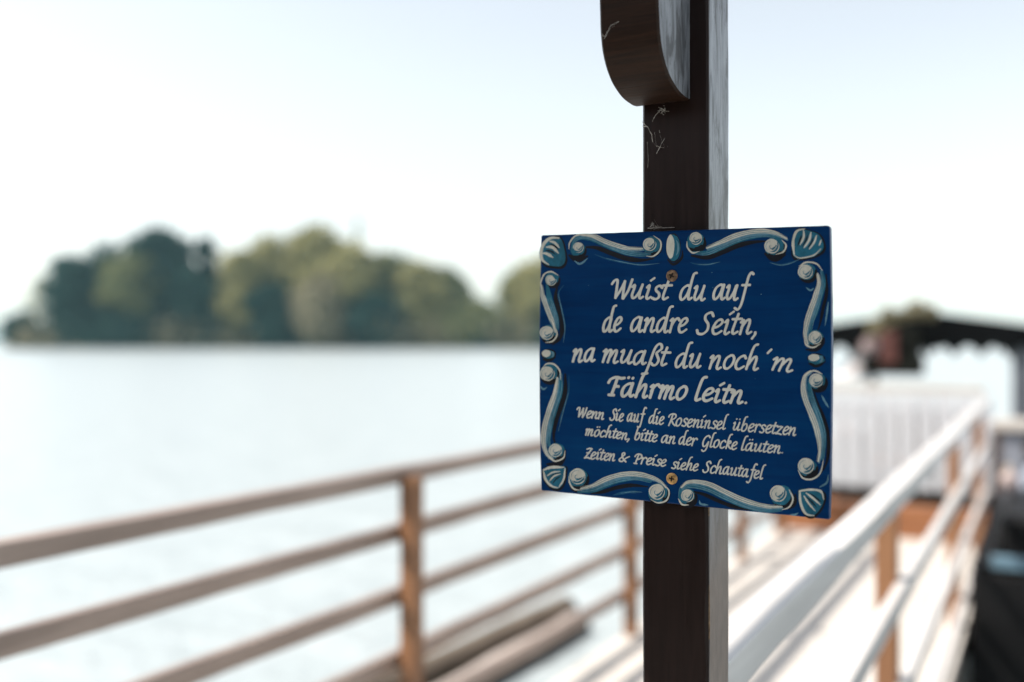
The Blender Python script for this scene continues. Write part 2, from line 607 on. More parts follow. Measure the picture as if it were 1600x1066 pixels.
def tree(px, top, half, kind, label, depth=0.0, dens=1.0, low=0.12, shape='round', seed=0):
    rng = random.Random(seed * 31 + 5)
    d = ISL + depth
    base = at(px, 530, d)
    base.z = 1.0
    H = (530 - top) / FPX * d + EYE - 1.0
    W = half * 1.45 / FPX * d
    root = empty("broadleaf_tree" if shape != 'spire' else "conifer_tree", base)
    tag(root, label, "tree", "trees on the island")
    tb = MB()
    lean = Vector((rng.uniform(-.04, .04), rng.uniform(-.04, .04), 1))
    pts = [base + lean * (H * t) - Vector((0, 0, 1.2 if t == 0 else 0)) for t in (0, .15, .35, .6, .85)]
    r0 = 0.016 * H + 0.08
    tb.tube(pts, [r0 * 1.3, r0, r0 * .75, r0 * .45, r0 * .15], n=9)
    lobes = []
    n = 19 if shape == 'round' else 18
    for i in range(n):
        if shape == 'spire':
            t = low + (0.98 - low) * (i / (n - 1))
            rad = W * (1 - t) * 1.0 + 0.25
            ang = i * 2.4
            c = base + lean * (H * t) + Vector((cos(ang), sin(ang), 0)) * rad * 0.4
            lobes.append((c, rad * 0.7, H * 0.05))
        else:
            t = low + (0.93 - low) * ((i + .5) / n)
            prof = math.sin(pi * min(1, max(0.06, (t - low + .12) / (1.04 - low + .1)))) ** 0.6
            ang = i * 2.39996 + rng.uniform(-.4, .4)
            off = W * prof * rng.uniform(0.35, 0.72)
            c = base + lean * (H * t) + Vector((cos(ang), sin(ang), 0)) * off
            lr = W * rng.uniform(0.34, 0.52)
            lobes.append((c, lr, lr * rng.uniform(.6, .9)))
            if i % 3 == 0:
                tb.tube([base + lean * (H * max(.1, t - .2)), (c + base + lean * (H * t)) / 2, c], [r0 * .35, r0 * .22, r0 * .06], n=6)
    tb.build("trunk", M['bark'], root, True)
    cb = MB()
    for c, lr, lh in lobes:
        cnt = int((210 if shape == 'round' else 70) * dens)
        for _ in range(cnt):
            v = Vector((rng.gauss(0, 1), rng.gauss(0, 1), rng.gauss(0, 1))).normalized()
            k = rng.uniform(.45, 1.08)
            p = c + Vector((v.x * lr * k, v.y * lr * k, v.z * lh * k))
            if p.z < 0.8:
                continue
            leaf_quad(cb, p, rng.uniform(.45, 1.0) * (0.55 + W * 0.06), rng)
    cb.build("crown", FOL[kind], root, fix=False)


TREES = [
    (36, 497, 24, 'dark', "low rounded dark bush tree at the far left tip of the island", -2, 1.1, 0.02, 'round'),
    (66, 428, 20, 'mid', "thin see-through tree beside the left tip of the island", 4, 0.10, 0.35, 'round'),
    (118, 402, 40, 'dark', "dark tree with a sloping crown at the left shoulder of the wood", -1, 1, 0.05, 'round'),
    (172, 392, 42, 'dark', "dark tree just left of the highest crown in the left clump", 3, 1, 0.05, 'round'),
    (240, 358, 52, 'dark', "tallest dark rounded tree crowning the left clump", 0, 1.2, 0.05, 'round'),
    (208, 400, 36, 'mid', "greener tree in front of the tall dark left crown", -5, .8, 0.45, 'round'),
    (283, 364, 16, 'dark', "narrow dark tree just left of the bright sky gap", -3, 1.2, 0.1, 'round'),
    (323, 361, 20, 'dark', "narrow dark tree immediately right of the bright sky gap", 2, 1.1, 0.1, 'round'),
    (378, 388, 34, 'olive', "olive lit tree where the dark left clump ends", -3, 1.1, 0.03, 'round'),
    (432, 374, 42, 'olive', "broad olive tree between the left clump and the middle peak", 3, 1.1, 0.1, 'round'),
    (300, 430, 34, 'dark', "shorter dark tree closing the foot of the bright sky gap", -4, 1.2, 0.02, 'round'),
    (422, 452, 34, 'dark', "low dark tree in the shaded hollow left of the middle", -6, 1.1, 0.02, 'round'),
    (502, 354, 44, 'olive', "highest olive tree at the peak of the middle of the island", 2, 1.2, 0.1, 'round'),
    (556, 343, 10, 'mid', "thin pale spire rising behind the middle peak", 14, 0.25, 0.3, 'spire'),
    (552, 384, 42, 'olive', "rounded olive tree right of the middle peak", -2, 1.1, 0.05, 'round'),
    (604, 396, 44, 'mid', "green tree on the falling slope right of the middle", 1, 1.1, 0.05, 'round'),
    (655, 410, 40, 'olive', "olive tree second from the right end of the main wood", -1, 1.1, 0.08, 'round'),
    (698, 420, 32, 'mid', "steep-sided tree at the right end of the main wood", 2, 1.2, 0.05, 'round'),
    (506, 440, 40, 'pale', "sunlit pale tree standing in front of the middle of the wood", -7, .9, 0.2, 'round'),
    (586, 470, 44, 'dark', "dark low tree in front of the slope right of the middle", -6, 1.0, 0.02, 'round'),
    (742, 478, 42, 'mid', "low spreading tree in the dip before the blue sign", -3, 1.1, 0.02, 'round'),
    (802, 424, 24, 'mid', "tree on the left flank of the grove beside the blue sign", 2, 1.1, 0.05, 'round'),
    (846, 408, 40, 'olive', "yellowish olive tree half hidden by the left edge of the sign", -1, 1.1, 0.05, 'round'),
]
for i, (px, top, half, kind, label, dp, dens, low, shp) in enumerate(TREES):
    tree(px, top, half, kind, label, dp, dens, low, shp, i)

rng = random.Random(77)
ub = [MB(), MB()]
for i in range(330):
    px = rng.uniform(20, 960)
    d = ISL + rng.uniform(-9, 4)
    hgt = rng.uniform(1.5, 7.5) if px > 60 else rng.uniform(1, 3)
    c = at(px, 530, d)
    sel = 0 if (noise.noise((px * 0.012, 3.1, 0)) > 0.05) else 1
    for _ in range(46):
        v = Vector((rng.gauss(0, 1), rng.gauss(0, 1), rng.gauss(0, 1))).normalized()
        p = Vector((c.x + v.x * hgt * .8, c.y + v.y * hgt * .8, 0.9 + hgt * .45 + v.z * hgt * .55))
        leaf_quad(ub[sel], p, rng.uniform(.35, .75), rng)
ub[0].build("shore_undergrowth", FOL['pale'], fix=False)["kind"] = "stuff"
ub[1].build("shore_undergrowth", FOL['dark'], fix=False)["kind"] = "stuff"

# ------------------------------------------------------------------ jetty and its railings
DECK = EYE - 1.35
jetty = empty("wooden_jetty", (-1.03, 3, DECK))
tag(jetty, "narrow sun-bleached wooden jetty between two railings, leading to the covered boat", "jetty")
db = MB()
y = -1.2
k = 0
while y < 7.2:
    w = 0.135 + 0.008 * noise.noise((k * 1.7, 0, 0))
    db.timber((-1.72, y + w / 2, DECK - 0.016 + 0.002 * noise.noise((k, 5, 0))), (-0.345, y + w / 2, DECK - 0.016), w, 0.032, k, 0.0012, n=6)
    y += w + 0.009
    k += 1
db.build("deck_boards", M['deck_wood'], jetty)
for x in (-1.66, -0.40):
    e = MB()
    e.timber((x, -1.2, DECK - 0.105), (x, 7.2, DECK - 0.105), 0.07, 0.14, 3, 0.003)
    e.build("side_beam", M['rail_wood'], jetty)
e = MB()
e.timber((-1.75, 7.27, DECK + 0.09), (-0.36, 7.27, DECK + 0.09), 0.14, 0.24, 9, 0.006)
e.build("end_beam", M['beam_wood'], jetty)
for yy in (0.2, 2.6, 5.0, 7.0):
    for x in (-1.55, -0.52):
        e = MB()
        e.tube([(x, yy, -1.2), (x + .01, yy, -0.2), (x, yy, DECK - 0.18)], [0.085, 0.08, 0.075], n=12)
        e.build("pile", M['log_bark'], jetty, True)


def railing(side, label, heights, top_w, posts, rail_mat):
    xo = -0.355 if side > 0 else -1.735         # rails outside, posts inside
    xi = -0.395 if side > 0 else -1.685
    root = empty("wooden_railing", (xo, 3, DECK))
    tag(root, label, "railing", "railings along the jetty")
    y0, y1 = -1.1 if side < 0 else 1.04, 7.05
    tb = MB()
    zt = EYE - heights[0]
    sk = 0.016 if side < 0 else 0.0
    def ox(yy):
        return -sk * (4.3 - yy)
    tb.timber((xo + ox(y0), y0, zt - 0.024 + sk * 1.3), (xo + ox(y1), y1, zt - 0.024), top_w, 0.048, 11 + side, 0.0025, c=0.0022)
    tb.build("top_rail", rail_mat, root)
    for k, h in enumerate(heights[1:]):
        rb = MB()
        rb.timber((xo + ox(y0), y0, EYE - h), (xo + ox(y1), y1, EYE - h), 0.030, 0.052, 20 + k + side * 5, 0.003, c=0.0022)
        rb.build("rail", rail_mat, root)
    for yy in posts:
        pb = MB()
        pb.timber((xi + ox(yy), yy, DECK - 0.002), (xi + ox(yy), yy, zt - (0.014 if side < 0 else 0.05)), 0.056, 0.056, yy, 0.003, up=(0, 1, 0))
        pb.build("post", M['rail_post'], root)


railing(-1, "weathered brown railing on the lake side of the jetty, left of the sign", [0.405, 0.592, 0.785, 0.98, 1.18], 0.055, (0.76, 2.53, 4.27, 6.03, 6.98), M['rail_wood'])
railing(1, "bright railing with pale sunlit top rail, right behind the blue sign", [0.377, 0.69, 0.97, 1.24], 0.056, (2.92, 5.1, 6.98), M['pale_rail'])


# ------------------------------------------------------------------ logs in the water
def log(name_lab, p0, p1, r, mat, seed, group):
    root = empty("floating_log", p0)
    tag(root, name_lab, "log", group)
    p0, p1 = Vector(p0), Vector(p1)
    n = 14
    pts, rad = [], []
    for i in range(n + 1):
        t = i / n
        q = p0.lerp(p1, t)
        q.x += 0.03 * noise.noise((t * 4, seed, 0))
        q.z += 0.02 * noise.noise((t * 4, seed, 5))
        pts.append(q)
        rad.append(r * (1 + 0.10 * noise.noise((t * 6, seed, 9))))
    mb = MB()
    mb.tube(pts, rad, n=16, caps=False)
    mb.build("bark", mat, root, True)
    for q, dirn, rr in ((pts[0], pts[0] - pts[1], rad[0]), (pts[-1], pts[-1] - pts[-2], rad[-1])):
        e = MB()
        e.tube([q - dirn.normalized() * 0.02, q + dirn.normalized() * 0.006], [rr * .99, rr * .9], n=16)
        e.build("cut_end", M['log_end'], root)


log("mossy brown log afloat beyond the lake-side railing, upper of the two", (-3.04, 6.45, 0.07), (-3.40, 2.9, 0.05), 0.095, M['log_bark'], 2, "logs in the water")
log("pale bare log afloat beyond the lake-side railing, lower of the two", (-2.86, 6.24, 0.03), (-2.95, 2.6, 0.02), 0.098, M['log_bare'], 5, "logs in the water")

# ------------------------------------------------------------------ covered ferry boat at the jetty's end
ferry = empty("ferry_boat", (-1.05, 8.1, 0))
tag(ferry, "covered wooden ferry boat with white boarded bow and dark teal canopy at the jetty's end", "boat")
hb = MB()
rows = []
for t, hw, zb, zt in ((0, .88, 0.05, .80), (.08, .95, -.15, .82), (.35, 1.05, -.2, .85), (.7, 1.05, -.2, .9), (1, .8, -.1, 1.0)):
    yy = 8.12 + t * 5.2
    rows.append([(-1.05 - hw, yy, zt), (-1.05 - hw * .86, yy, zb), (-1.05 + hw * .86, yy, zb), (-1.05 + hw, yy, zt),
                 (-1.05 + hw - .07, yy, zt), (-1.05 + hw * .78, yy, zb + .12), (-1.05 - hw * .78, yy, zb + .12), (-1.05 - hw + .07, yy, zt)])
hb.grid(rows, 0, True)
hb.face(rows[0][:4])
hb.face(rows[-1][:4])
hb.build("hull", M['hull_brown'], ferry)
bb = MB()
nb = 11
for k in range(nb):
    x0 = -1.78 + k * 1.42 / nb
    bb.box((x0 + .010, 8.02 + 0.003 * (k % 3), 0.86), (x0 + 1.42 / nb - .010, 8.055, 1.585 + 0.006 * noise.noise((k * 2.1, 0, 0))), 0, 0.005)
bb.box((-1.77, 8.06, 0.93), (-.37, 8.09, 1.02))
bb.box((-1.77, 8.06, 1.38), (-.37, 8.09, 1.47))
bb.build("bow_boards", M['white_boards'], ferry)
lb = MB()
lb.timber((-1.86, 8.10, 1.625), (-.42, 8.10, 1.625), 0.15, 0.055, 4, 0.002)
lb.build("bow_ledge", M['cream_paint'], ferry)
for s in (-1, 1):
    g = MB()
    g.timber((-1.05 + s * .92, 8.2, .87), (-1.05 + s * 1.02, 12.8, .98), 0.09, 0.05, 6, 0.002)
    g.build("gunwale", M['beam_wood'], ferry)
for yy in (10.2, 11.6):
    g = MB()
    g.box((-1.9, yy, .62), (-.2, yy + .3, .66), 0, .006)
    g.build("bench", M['beam_wood'], ferry)
# canopy: low ridge, sloping sides
RX, RZ = -0.99, 2.245
EL, ER, EZL, EZR = -2.15, 0.12, 2.06, 2.075
CY0, CY1 = 9.15, 12.4
cb = MB()
rows = []
for i in range(9):
    t = i / 8
    yy = CY0 + t * (CY1 - CY0)
    sag = -0.02 * sin(pi * ((t * 3) % 1))
    top = [(EL, yy, EZL + sag), ((EL + RX) / 2, yy, (EZL + RZ) / 2 + sag * .5), (RX, yy, RZ), ((ER + RX) / 2, yy, (EZR + RZ) / 2 + sag * .5), (ER, yy, EZR + sag)]
    bot = [(x, yy_, z - 0.03) for x, yy_, z in reversed(top)]
    rows.append(top + bot)
cb.grid(rows, 0, True)
cb.face(rows[0])
cb.face(rows[-1])
cb.build("canopy", M['canopy_cloth'], ferry)


def roof_z(x):
    return EZL + (RZ - EZL) * (x - EL) / (RX - EL) if x < RX else RZ + (EZR - RZ) * (x - RX) / (ER - RX)


for yy in (CY0 - 0.012, CY1 + .012):
    vb = MB()
    n = 120
    rows = []
    sw = (ER - EL) / 11
    for i in range(n + 1):
        x = EL + (ER - EL) * i / n
        ph = ((x - EL) / sw) % 1
        drop = 0.135 + 0.11 * (1 - math.sin(pi * ph) ** 0.7)
        zt = roof_z(x) - 0.008
        zb = 2.075 - drop
        rows.append([(x, yy - .004, zt), (x, yy - .004, zb), (x, yy + .004, zb), (x, yy + .004, zt)])
    vb.grid(rows, 0, True)
    vb.build("valance", M['valance_cloth'], ferry)
for x in (EL + .32, ER - .34):
    for yy in (CY0 + .1, CY1 - .1):
        p = MB()
        p.tube([(x, yy, 0.82), (x, yy, 1.5), (x, yy, 2.04)], [0.06, 0.055, 0.055], n=12)
        p.build("canopy_post", M['canopy_pole'], ferry, True)
tr = MB()
rows = []
for i in range(9):
    t = i / 8
    z = 1.66 + t * 0.36
    cx = -1.56 + t * 0.16 + .03 * sin(t * 5)
    w = 0.12 - 0.05 * t
    rows.append([(cx + w * cos(a) + .012 * cos(5 * a), 9.25 + .05 * sin(a), z) for a in [2 * pi * k / 16 for k in range(16)]])
tr.grid(rows, 0, True)
tr.build("curtain", M['pale_cloth'], ferry, True)

# flower box hung under the canopy gable
fbx = empty("flower_box", (-1.17, 8.95, 1.74))
tag(fbx, "dark box with red-brown front, pink blooms and yellow-green foliage under the canopy's peak", "flower box")
b_ = MB()
b_.box((-1.40, 8.86, 1.695), (-0.93, 9.10, 1.86), 0, .012)
b_.box((-1.22, 8.88, 1.86), (-0.95, 9.08, 2.10), 0, .012)
b_.build("box", M['box_dark'], fbx)
b_ = MB()
b_.box((-1.265, 8.845, 1.80), (-1.12, 8.857, 2.06), 0, .004)
b_.build("front_panel", M['red_panel'], fbx)
rng = random.Random(5)
b_ = MB()
for (cx, cz, r) in ((-1.28, 2.10, .105), (-1.20, 2.19, .085), (-0.97, 2.245, .085), (-0.87, 2.22, .06), (-1.07, 2.20, .05)):
    for _ in range(170):
        v = Vector((rng.gauss(0, 1), rng.gauss(0, 1), rng.gauss(0, 1))).normalized() * r * rng.uniform(.5, 1.05)
        leaf_quad(b_, Vector((cx, 8.93, cz)) + v, rng.uniform(.018, .032), rng)
b_.build("foliage", FOL['pale'], fbx, fix=False)
for cx, cz, r in ((-1.335, 1.95, .075),):
    b_ = MB()
    for ly in range(5):
        rr = r * (1 - ly * .17)
        for k in range(7):
            a = k * 2 * pi / 7 + ly * .5
            c = Vector((cx + rr * cos(a) * .55, 8.86 - ly * .012, cz + rr * sin(a) * .55))
            pts = [c + Vector((cos(q) * rr * .5, .01 * sin(3 * q), sin(q) * rr * .5)) for q in [j * pi / 4 for j in range(8)]]
            b_.face(pts)
    b_.build("blossom", M['pink_petal'], fbx)

# ------------------------------------------------------------------ dark boat moored on the right
mbt = empty("motor_boat", (0.55, 5.4, 0))
tag(mbt, "black-hulled boat with a light blue rim moored beside the sunlit railing", "boat")
h_ = MB()
rows = []
for t, hw, zt in ((0, .78, .95), (.2, .78, .95), (.6, .76, .97), (.85, .5, 1.0), (1, .05, 1.05)):
    yy = 5.1 + t * 4.0 if t < 1 else 9.0
    x0 = 0.46
    rows.append([(x0 - hw, yy, zt), (x0 - hw * .97, yy, .35), (x0 - hw * .7, yy, -.25), (x0 + hw * .7, yy, -.25), (x0 + hw * .97, yy, .35), (x0 + hw, yy, zt),
                 (x0 + hw * .9, yy, zt), (x0 + hw * .6, yy, .1), (x0 - hw * .6, yy, .1), (x0 - hw * .9, yy, zt)])
h_.grid(rows, 0, True)
h_.face(rows[0][:6])
h_.box((-.325, 5.06, -.2), (1.24, 5.12, .93), 0, .02)
h_.build("hull", M['black_hull'], mbt)
h_ = MB()
h_.timber((-.235, 5.09, .975), (1.25, 5.09, .975), .07, .05, 2, .002)
h_.build("rim", M['rim_blue'], mbt)
h_ = MB()
h_.box((-.22, 5.5, .84), (1.15, 6.4, 1.13), 0, .03)
h_.build("engine_cover", M['black_hull'], mbt)
tarp = MB()
rows = []
for i in range(14):
    t = i / 13
    yy = 6.75 + t * 1.5
    r = []
    for j in range(13):
        a = pi * j / 12
        k = 1 + .12 * noise.noise((t * 5, j * .6, 4))
        r.append((0.42 - .62 * cos(a) * k, yy, .92 + (.62 * sin(a) * k) * (0.65 + .35 * sin(pi * t))))
    rows.append(r)
tarp.grid(rows)
tarp.build("tarpaulin", M['tarp'], mbt, True)

fd = empty("boat_fender", (-.22, 6.55, 1.0))
tag(fd, "round pale pink fender resting on the black boat near the railing's end", "fender")
f_ = MB()
rows = []
for i in range(13):
    a = pi * i / 12
    rows.append([(-.20 + .055 * sin(a) * cos(q), 6.3 + .055 * sin(a) * sin(q), 1.19 + .06 * cos(a)) for q in [2 * pi * k / 16 for k in range(16)]])
f_.grid(rows, 0, True)
f_.build("ball", M['fender'], fd, True)
f_ = MB()
f_.tube([(-.20, 6.3, 1.24), (-.20, 6.32, 1.28), (-.22, 6.36, 1.26), (-.24, 6.39, 1.14)], .008, n=7)
f_.build("rope", M['rope'], fd, True)

mp = empty("mooring_post", (-.245, 7.3, 0))
tag(mp, "thick blue-grey mooring post with a flat pale cap beyond the bright railing", "post")
p_ = MB()
p_.timber((-.21, 7.3, -.8), (-.21, 7.3, 1.40), .13, .13, 8, .006, up=(0, 1, 0))
p_.build("shaft", M['grey_post'], mp)
p_ = MB()
p_.box((-.325, 7.19, 1.40), (-.10, 7.41, 1.475), 0, .012)
p_.build("cap", M['cream_paint'], mp)
p_ = MB()
p_.timber((-.14, 7.26, 1.30), (.7, 7.26, 1.30), .06, .12, 5, .003)
p_.build("cross_arm", M['hull_brown'], mp)

# ------------------------------------------------------------------ sign post with brace
YS = 0.956                       # front of the sign board
YP = YS + 0.010                  # front of the post
PXL = on_y(1003.5, 400, YP)[0]
PXR = on_y(1107, 400, YP)[0]
PD = (PXR - PXL) * 1.03
post = empty("timber_post", ((PXL + PXR) / 2, YP + PD / 2, DECK))
tag(post, "dark brown square timber post carrying the blue sign, with a rounded brace above", "post")
pb = MB()
N = 190
z0, z1 = DECK - 0.25, EYE + 1.0
rows = []
def pn(z, k, f, a):
    return a * noise.noise((z * f, k * 5.3, 0.7))
for i in range(N + 1):
    z = z0 + (z1 - z0) * i / N
    c = 0.0022
    ch = max(0.0, noise.noise((z * 23, 3.3, 8)) + 0.08) * 0.0032 + abs(pn(z, 9, 90, .0006))   # chipped right front edge
    if z > EYE - 0.1:
        ch *= 0.35
    w1, w2, w3, w4 = (pn(z, q, 7, .0006) + pn(z, q, 31, .0003) for q in range(4))
    xl, xr, yf, yb = PXL + w1, PXR + w2, YP + w3 * .5, YP + PD + w4
    rows.append([(xl + c, yf, z), (xr - c - ch, yf, z), (xr - ch * .3, yf + c * .6 + ch * .6, z), (xr, yf + c * 1.5 + ch, z), (xr, yb - c, z), (xr - c, yb, z), (xl + c, yb, z), (xl, yb - c, z), (xl, yf + c, z)])
pb.grid(rows, 0, True)
pb.face(rows[0])
pb.face(rows[-1])
for i in range(N):
    zc_ = z0 + (z1 - z0) * i / N
    if noise.noise((zc_ * 23, 3.3, 8)) > 0.2 and zc_ < EYE - 0.1:
        pb.m[i * 9 + 2] = 2
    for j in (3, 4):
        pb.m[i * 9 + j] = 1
pb.m = pb.m[:len(pb.f)]
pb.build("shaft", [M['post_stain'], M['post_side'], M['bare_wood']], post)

# brace: a thick plank with a rounded lower end, standing out from the post's front
BXR = on_y(1078, 80, YP)[0]
BXL = BXR - 0.0592
prof = [(0.0, 0.2402), (0.012, 0.2393), (0.0315, 0.2405), (0.046, 0.2438), (0.062, 0.2500), (0.074, 0.2585), (0.0815, 0.2672), (0.0865, 0.2765), (0.0897, 0.2880), (0.0918, 0.305), (0.093, 0.33), (0.0936, 0.40), (0.094, 0.55), (0.094, 0.8)]
fine = []
_p = [Vector(q) for q in prof]
_p = [_p[0] * 2 - _p[1]] + _p + [_p[-1] * 2 - _p[-2]]
for i in range(1, len(_p) - 2):
    a, b, c, d = _p[i - 1:i + 3]
    k = max(2, int((c - b).length / 0.002))
    for j in range(k):
        t = j / k
        q = 0.5 * ((2 * b) + (c - a) * t + (2 * a - 5 * b + 4 * c - d) * t * t + (3 * b - a - 3 * c + d) * t ** 3)
        fine.append((q.x, q.y))
fine.append(prof[-1])
bb = MB()
e = 0.0022
rows = []
for (o, h) in fine:
    y_ = YP - o
    z_ = EYE + h
    jig = 0.0004 * noise.noise((h * 60, 1, 1))
    rows.append([(BXL, YP + .001, z_ + e), (BXL + jig, min(YP, y_ + e), z_ + e * .7), (BXL + e, y_, z_), (BXL + .02, y_, z_), (BXR - .02, y_, z_), (BXR - e, y_, z_), (BXR - jig, min(YP, y_ + e), z_ + e * .7), (BXR, YP + .001, z_ + e)])
bb.grid(rows)
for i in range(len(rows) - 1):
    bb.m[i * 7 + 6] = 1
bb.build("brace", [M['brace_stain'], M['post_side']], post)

# ------------------------------------------------------------------ unseen roof and wall added to shade the post and sign
M['roof_wood'] = wood("dark_roof_boards", (0.012, 0.008, 0.006), (0.035, 0.024, 0.018), 'x', 0.6, 0.3, 8)
shade_roof = empty("unseen_shade_roof", (-0.5, 0, EYE + 1.05))  # brace suggests a roof; its extent is set to shade post and sign
tag(shade_roof, "unseen dark boarded roof on the timber post, shaped to shade the sign", "roof")
mb = MB()
yy = 1.16
k = 0
while yy > -0.1:
    mb.timber((-1.52, yy - .07, EYE + 1.10), (0.16, yy - .07, EYE + 1.10), 0.138, 0.024, k, .001, n=4)
    yy -= 0.142
    k += 1
mb.build("roof_boards", M['roof_wood'], shade_roof)
for x in (-1.4, (BXL + BXR) / 2, 0.1):
    mb = MB()
    mb.timber((x, 1.12, EYE + 1.03), (x, -0.2, EYE + 1.03), 0.07, 0.11, 3, .002)
    mb.build("rafter", M['post_stain'], shade_roof)
bh = empty("unseen_dark_wall", (-1, -5.2, 0))  # added out of view so post and sign reflect something dark
tag(bh, "unseen dark boarded wall added behind the camera to darken reflections", "unseen_dark_wall")
mb = MB()
for k in range(74):
    x = -7.5 + k * 0.18
    mb.box((x, -4.62, .2), (x + .174, -4.59 + .004 * (k % 2), 3.6), 0, .003)
mb.build("wall", M['roof_wood'], bh)
mb = MB()
mb.face([(-8, -4.2, 3.4), (6.3, -4.2, 3.4), (6.3, -7.4, 4.9), (-8, -7.4, 4.9)])
mb.face([(-8, -10.6, 3.4), (6.3, -10.6, 3.4), (6.3, -7.41, 4.94), (-8, -7.41, 4.94)])
mb.build("roof", M['roof_wood'], bh)
mb = MB()
mb.box((-8, -12, -1), (7, -4.3, .35), 0, .1)
tag(mb.build("shore_ground", M['island_soil']), kind="structure")

# ------------------------------------------------------------------ cobwebs
def web(name_label, strands, lumps=()):
    p0 = strands[0][0][0]
    pts0 = at(p0[0], p0[1], strands[0][1])
    root = empty("cobweb", pts0)
    tag(root, name_label, "cobweb", "cobwebs on the timber post")
    mb = MB()
    for pts, d, r in strands:
        q = []
        for i, (a, b) in enumerate(pts):
            q.append(at(a, b, d + 0.0015 * (i % 2)))
        full = []
        for a, b in zip(q[:-1], q[1:]):
            for j in range(4):
                p = a.lerp(b, j / 4)
                full.append(p + Vector((noise.noise(p * 400), 0, noise.noise(p * 300 + Vector((5, 0, 0))))) * .0006)
        full.append(q[-1])
        rad = [r * .42 * (1 + .7 * noise.noise(p * 500)) for p in full]
        mb.tube(full, rad, n=5)
    for (a, b, d, r) in lumps:
        c = at(a, b, d)
        for _ in range(22):
            v = Vector((rng.gauss(0, 1), rng.gauss(0, .5), rng.gauss(0, .6)))
            s = c + v * r * .6
            mb.tube([s, s + Vector((rng.gauss(0, 1), rng.gauss(0, .4), rng.gauss(0, 1))) * r * .7], r * .05, n=4)
    ends = [at(a, b, d) for pts, d, r in strands for (a, b) in pts]
    for _ in range(14):
        a, b = rng.choice(ends), rng.choice(ends)
        a = a + Vector((rng.gauss(0, 1), 0, rng.gauss(0, 1))) * .001
        b = b + Vector((rng.gauss(0, 1), 0, rng.gauss(0, 1))) * .002
        if .003 < (b - a).length < .016:
            mid = (a + b) / 2 + Vector((0, 0, -.08)) * (b - a).length
            mb.tube([a, a.lerp(mid, .5), mid, mid.lerp(b, .5), b], rng.uniform(.00003, .00007), n=4)
    mb.build("strands", M['web'], root)


def dpost(px):          # depth of the post's front at that pixel column
    u = (px - 800) / FPX
    return YP / (ST * u + CT)


D1 = dpost(1030) - 0.004
web("tangled white cobweb hanging under the rounded brace", [
    ([(1003, 190), (1013, 200), (1018, 210), (1020, 222)], D1, .0006),
    ([(1004, 197), (1012, 198)], D1, .0011),
    ([(1019, 190), (1024, 180), (1030, 174)], D1, .0007),
    ([(1045, 200), (1040, 214), (1032, 228), (1026, 240)], D1, .00055),
    ([(1026, 229), (1027, 228)], D1, .0012),
    ([(1028, 229), (1038, 231), (1047, 231)], D1, .00035),
    ([(1050, 234), (1057, 236)], D1, .0005),
    ([(1030, 203), (1031, 208)], D1, .0004),
    ([(1011, 222), (1013, 245), (1012, 262)], D1, .00022),
    ([(1028, 173), (1036, 172), (1045, 174)], D1, .0010),
], [(1036, 172, D1, .0042)])
DB = dpost(1000) - 0.098
web("short bent cobweb thread on the front of the brace", [
    ([(944, 61), (949, 50), (955, 39), (967, 34)], DB, .0006),
    ([(941, 55), (943, 57)], DB, .0006),
])
web("wisps of cobweb standing on the sign's top edge", [
    ([(1017, 356), (1019, 347)], D1 - .002, .0005),
    ([(1021, 356), (1020, 349)], D1 - .002, .0004),
    ([(1012, 357), (1030, 356.2), (1054, 355.5)], D1 - .004, .0006),
])

# ------------------------------------------------------------------ the sign
sign = empty("painted_sign", (on_y(1050, 590, YS)[0], YS, on_y(1050, 590, YS)[1]))
tag(sign, "deep blue hand-painted sign with cream lettering and scrollwork border, screwed to the dark post", "sign")
corners = [(845.5, 367.5), (1297, 352), (1296, 812.5), (846.5, 767)]
R = [2.5, 6, 3, 2.5]
outline = []
for i in range(4):
    p = Vector(corners[i])
    a = (Vector(corners[i - 1]) - p).normalized()
    b = (Vector(corners[(i + 1) % 4]) - p).normalized()
    for k in range(5):
        t = k / 4
        q = p + a * R[i] * (1 - t) ** 2 + b * R[i] * t ** 2
        outline.append(q)
# subdivide the edges so they are a little uneven
ol = []
for i, p in enumerate(outline):
    q = outline[(i + 1) % len(outline)]
    L = (q - p).length
    n = max(1, int(L / 12))
    for j in range(n):
        r_ = p.lerp(q, j / n)
        vv = (r_.y - 360) / 440
        bow = 4 * vv * (1 - vv) if 0 < vv < 1 else 0
        r_.x += -4.0 * bow if r_.x < 900 else (2.8 * bow if r_.x > 1250 else 0)
        nn = 0.45 if n > 1 else 0
        ol.append(r_ + Vector((noise.noise((r_.x * .05, r_.y * .05, 1)), noise.noise((r_.x * .05, r_.y * .05, 7)))) * nn)
cen = Vector((1070, 575))
BT = 0.0098
bm_ = MB()
rings = []
for ins, dy in ((1.6, BT), (0.3, BT - .0006), (0.0, BT - .0014), (0.0, .0016), (0.5, .0006), (1.8, 0.0)):
    ring = []
    for p in ol:
        q = p + (cen - p).normalized() * ins
        x, z = on_y(q.x, q.y, YS)
        ring.append((x, YS + dy, z))
    rings.append(ring)
bm_.grid(rings, 0, True)
bm_.face(rings[-1])
bm_.face(rings[0])
board = bm_.build("board", M['board_blue'], sign)

srng = random.Random(11)
LAYER = [0]


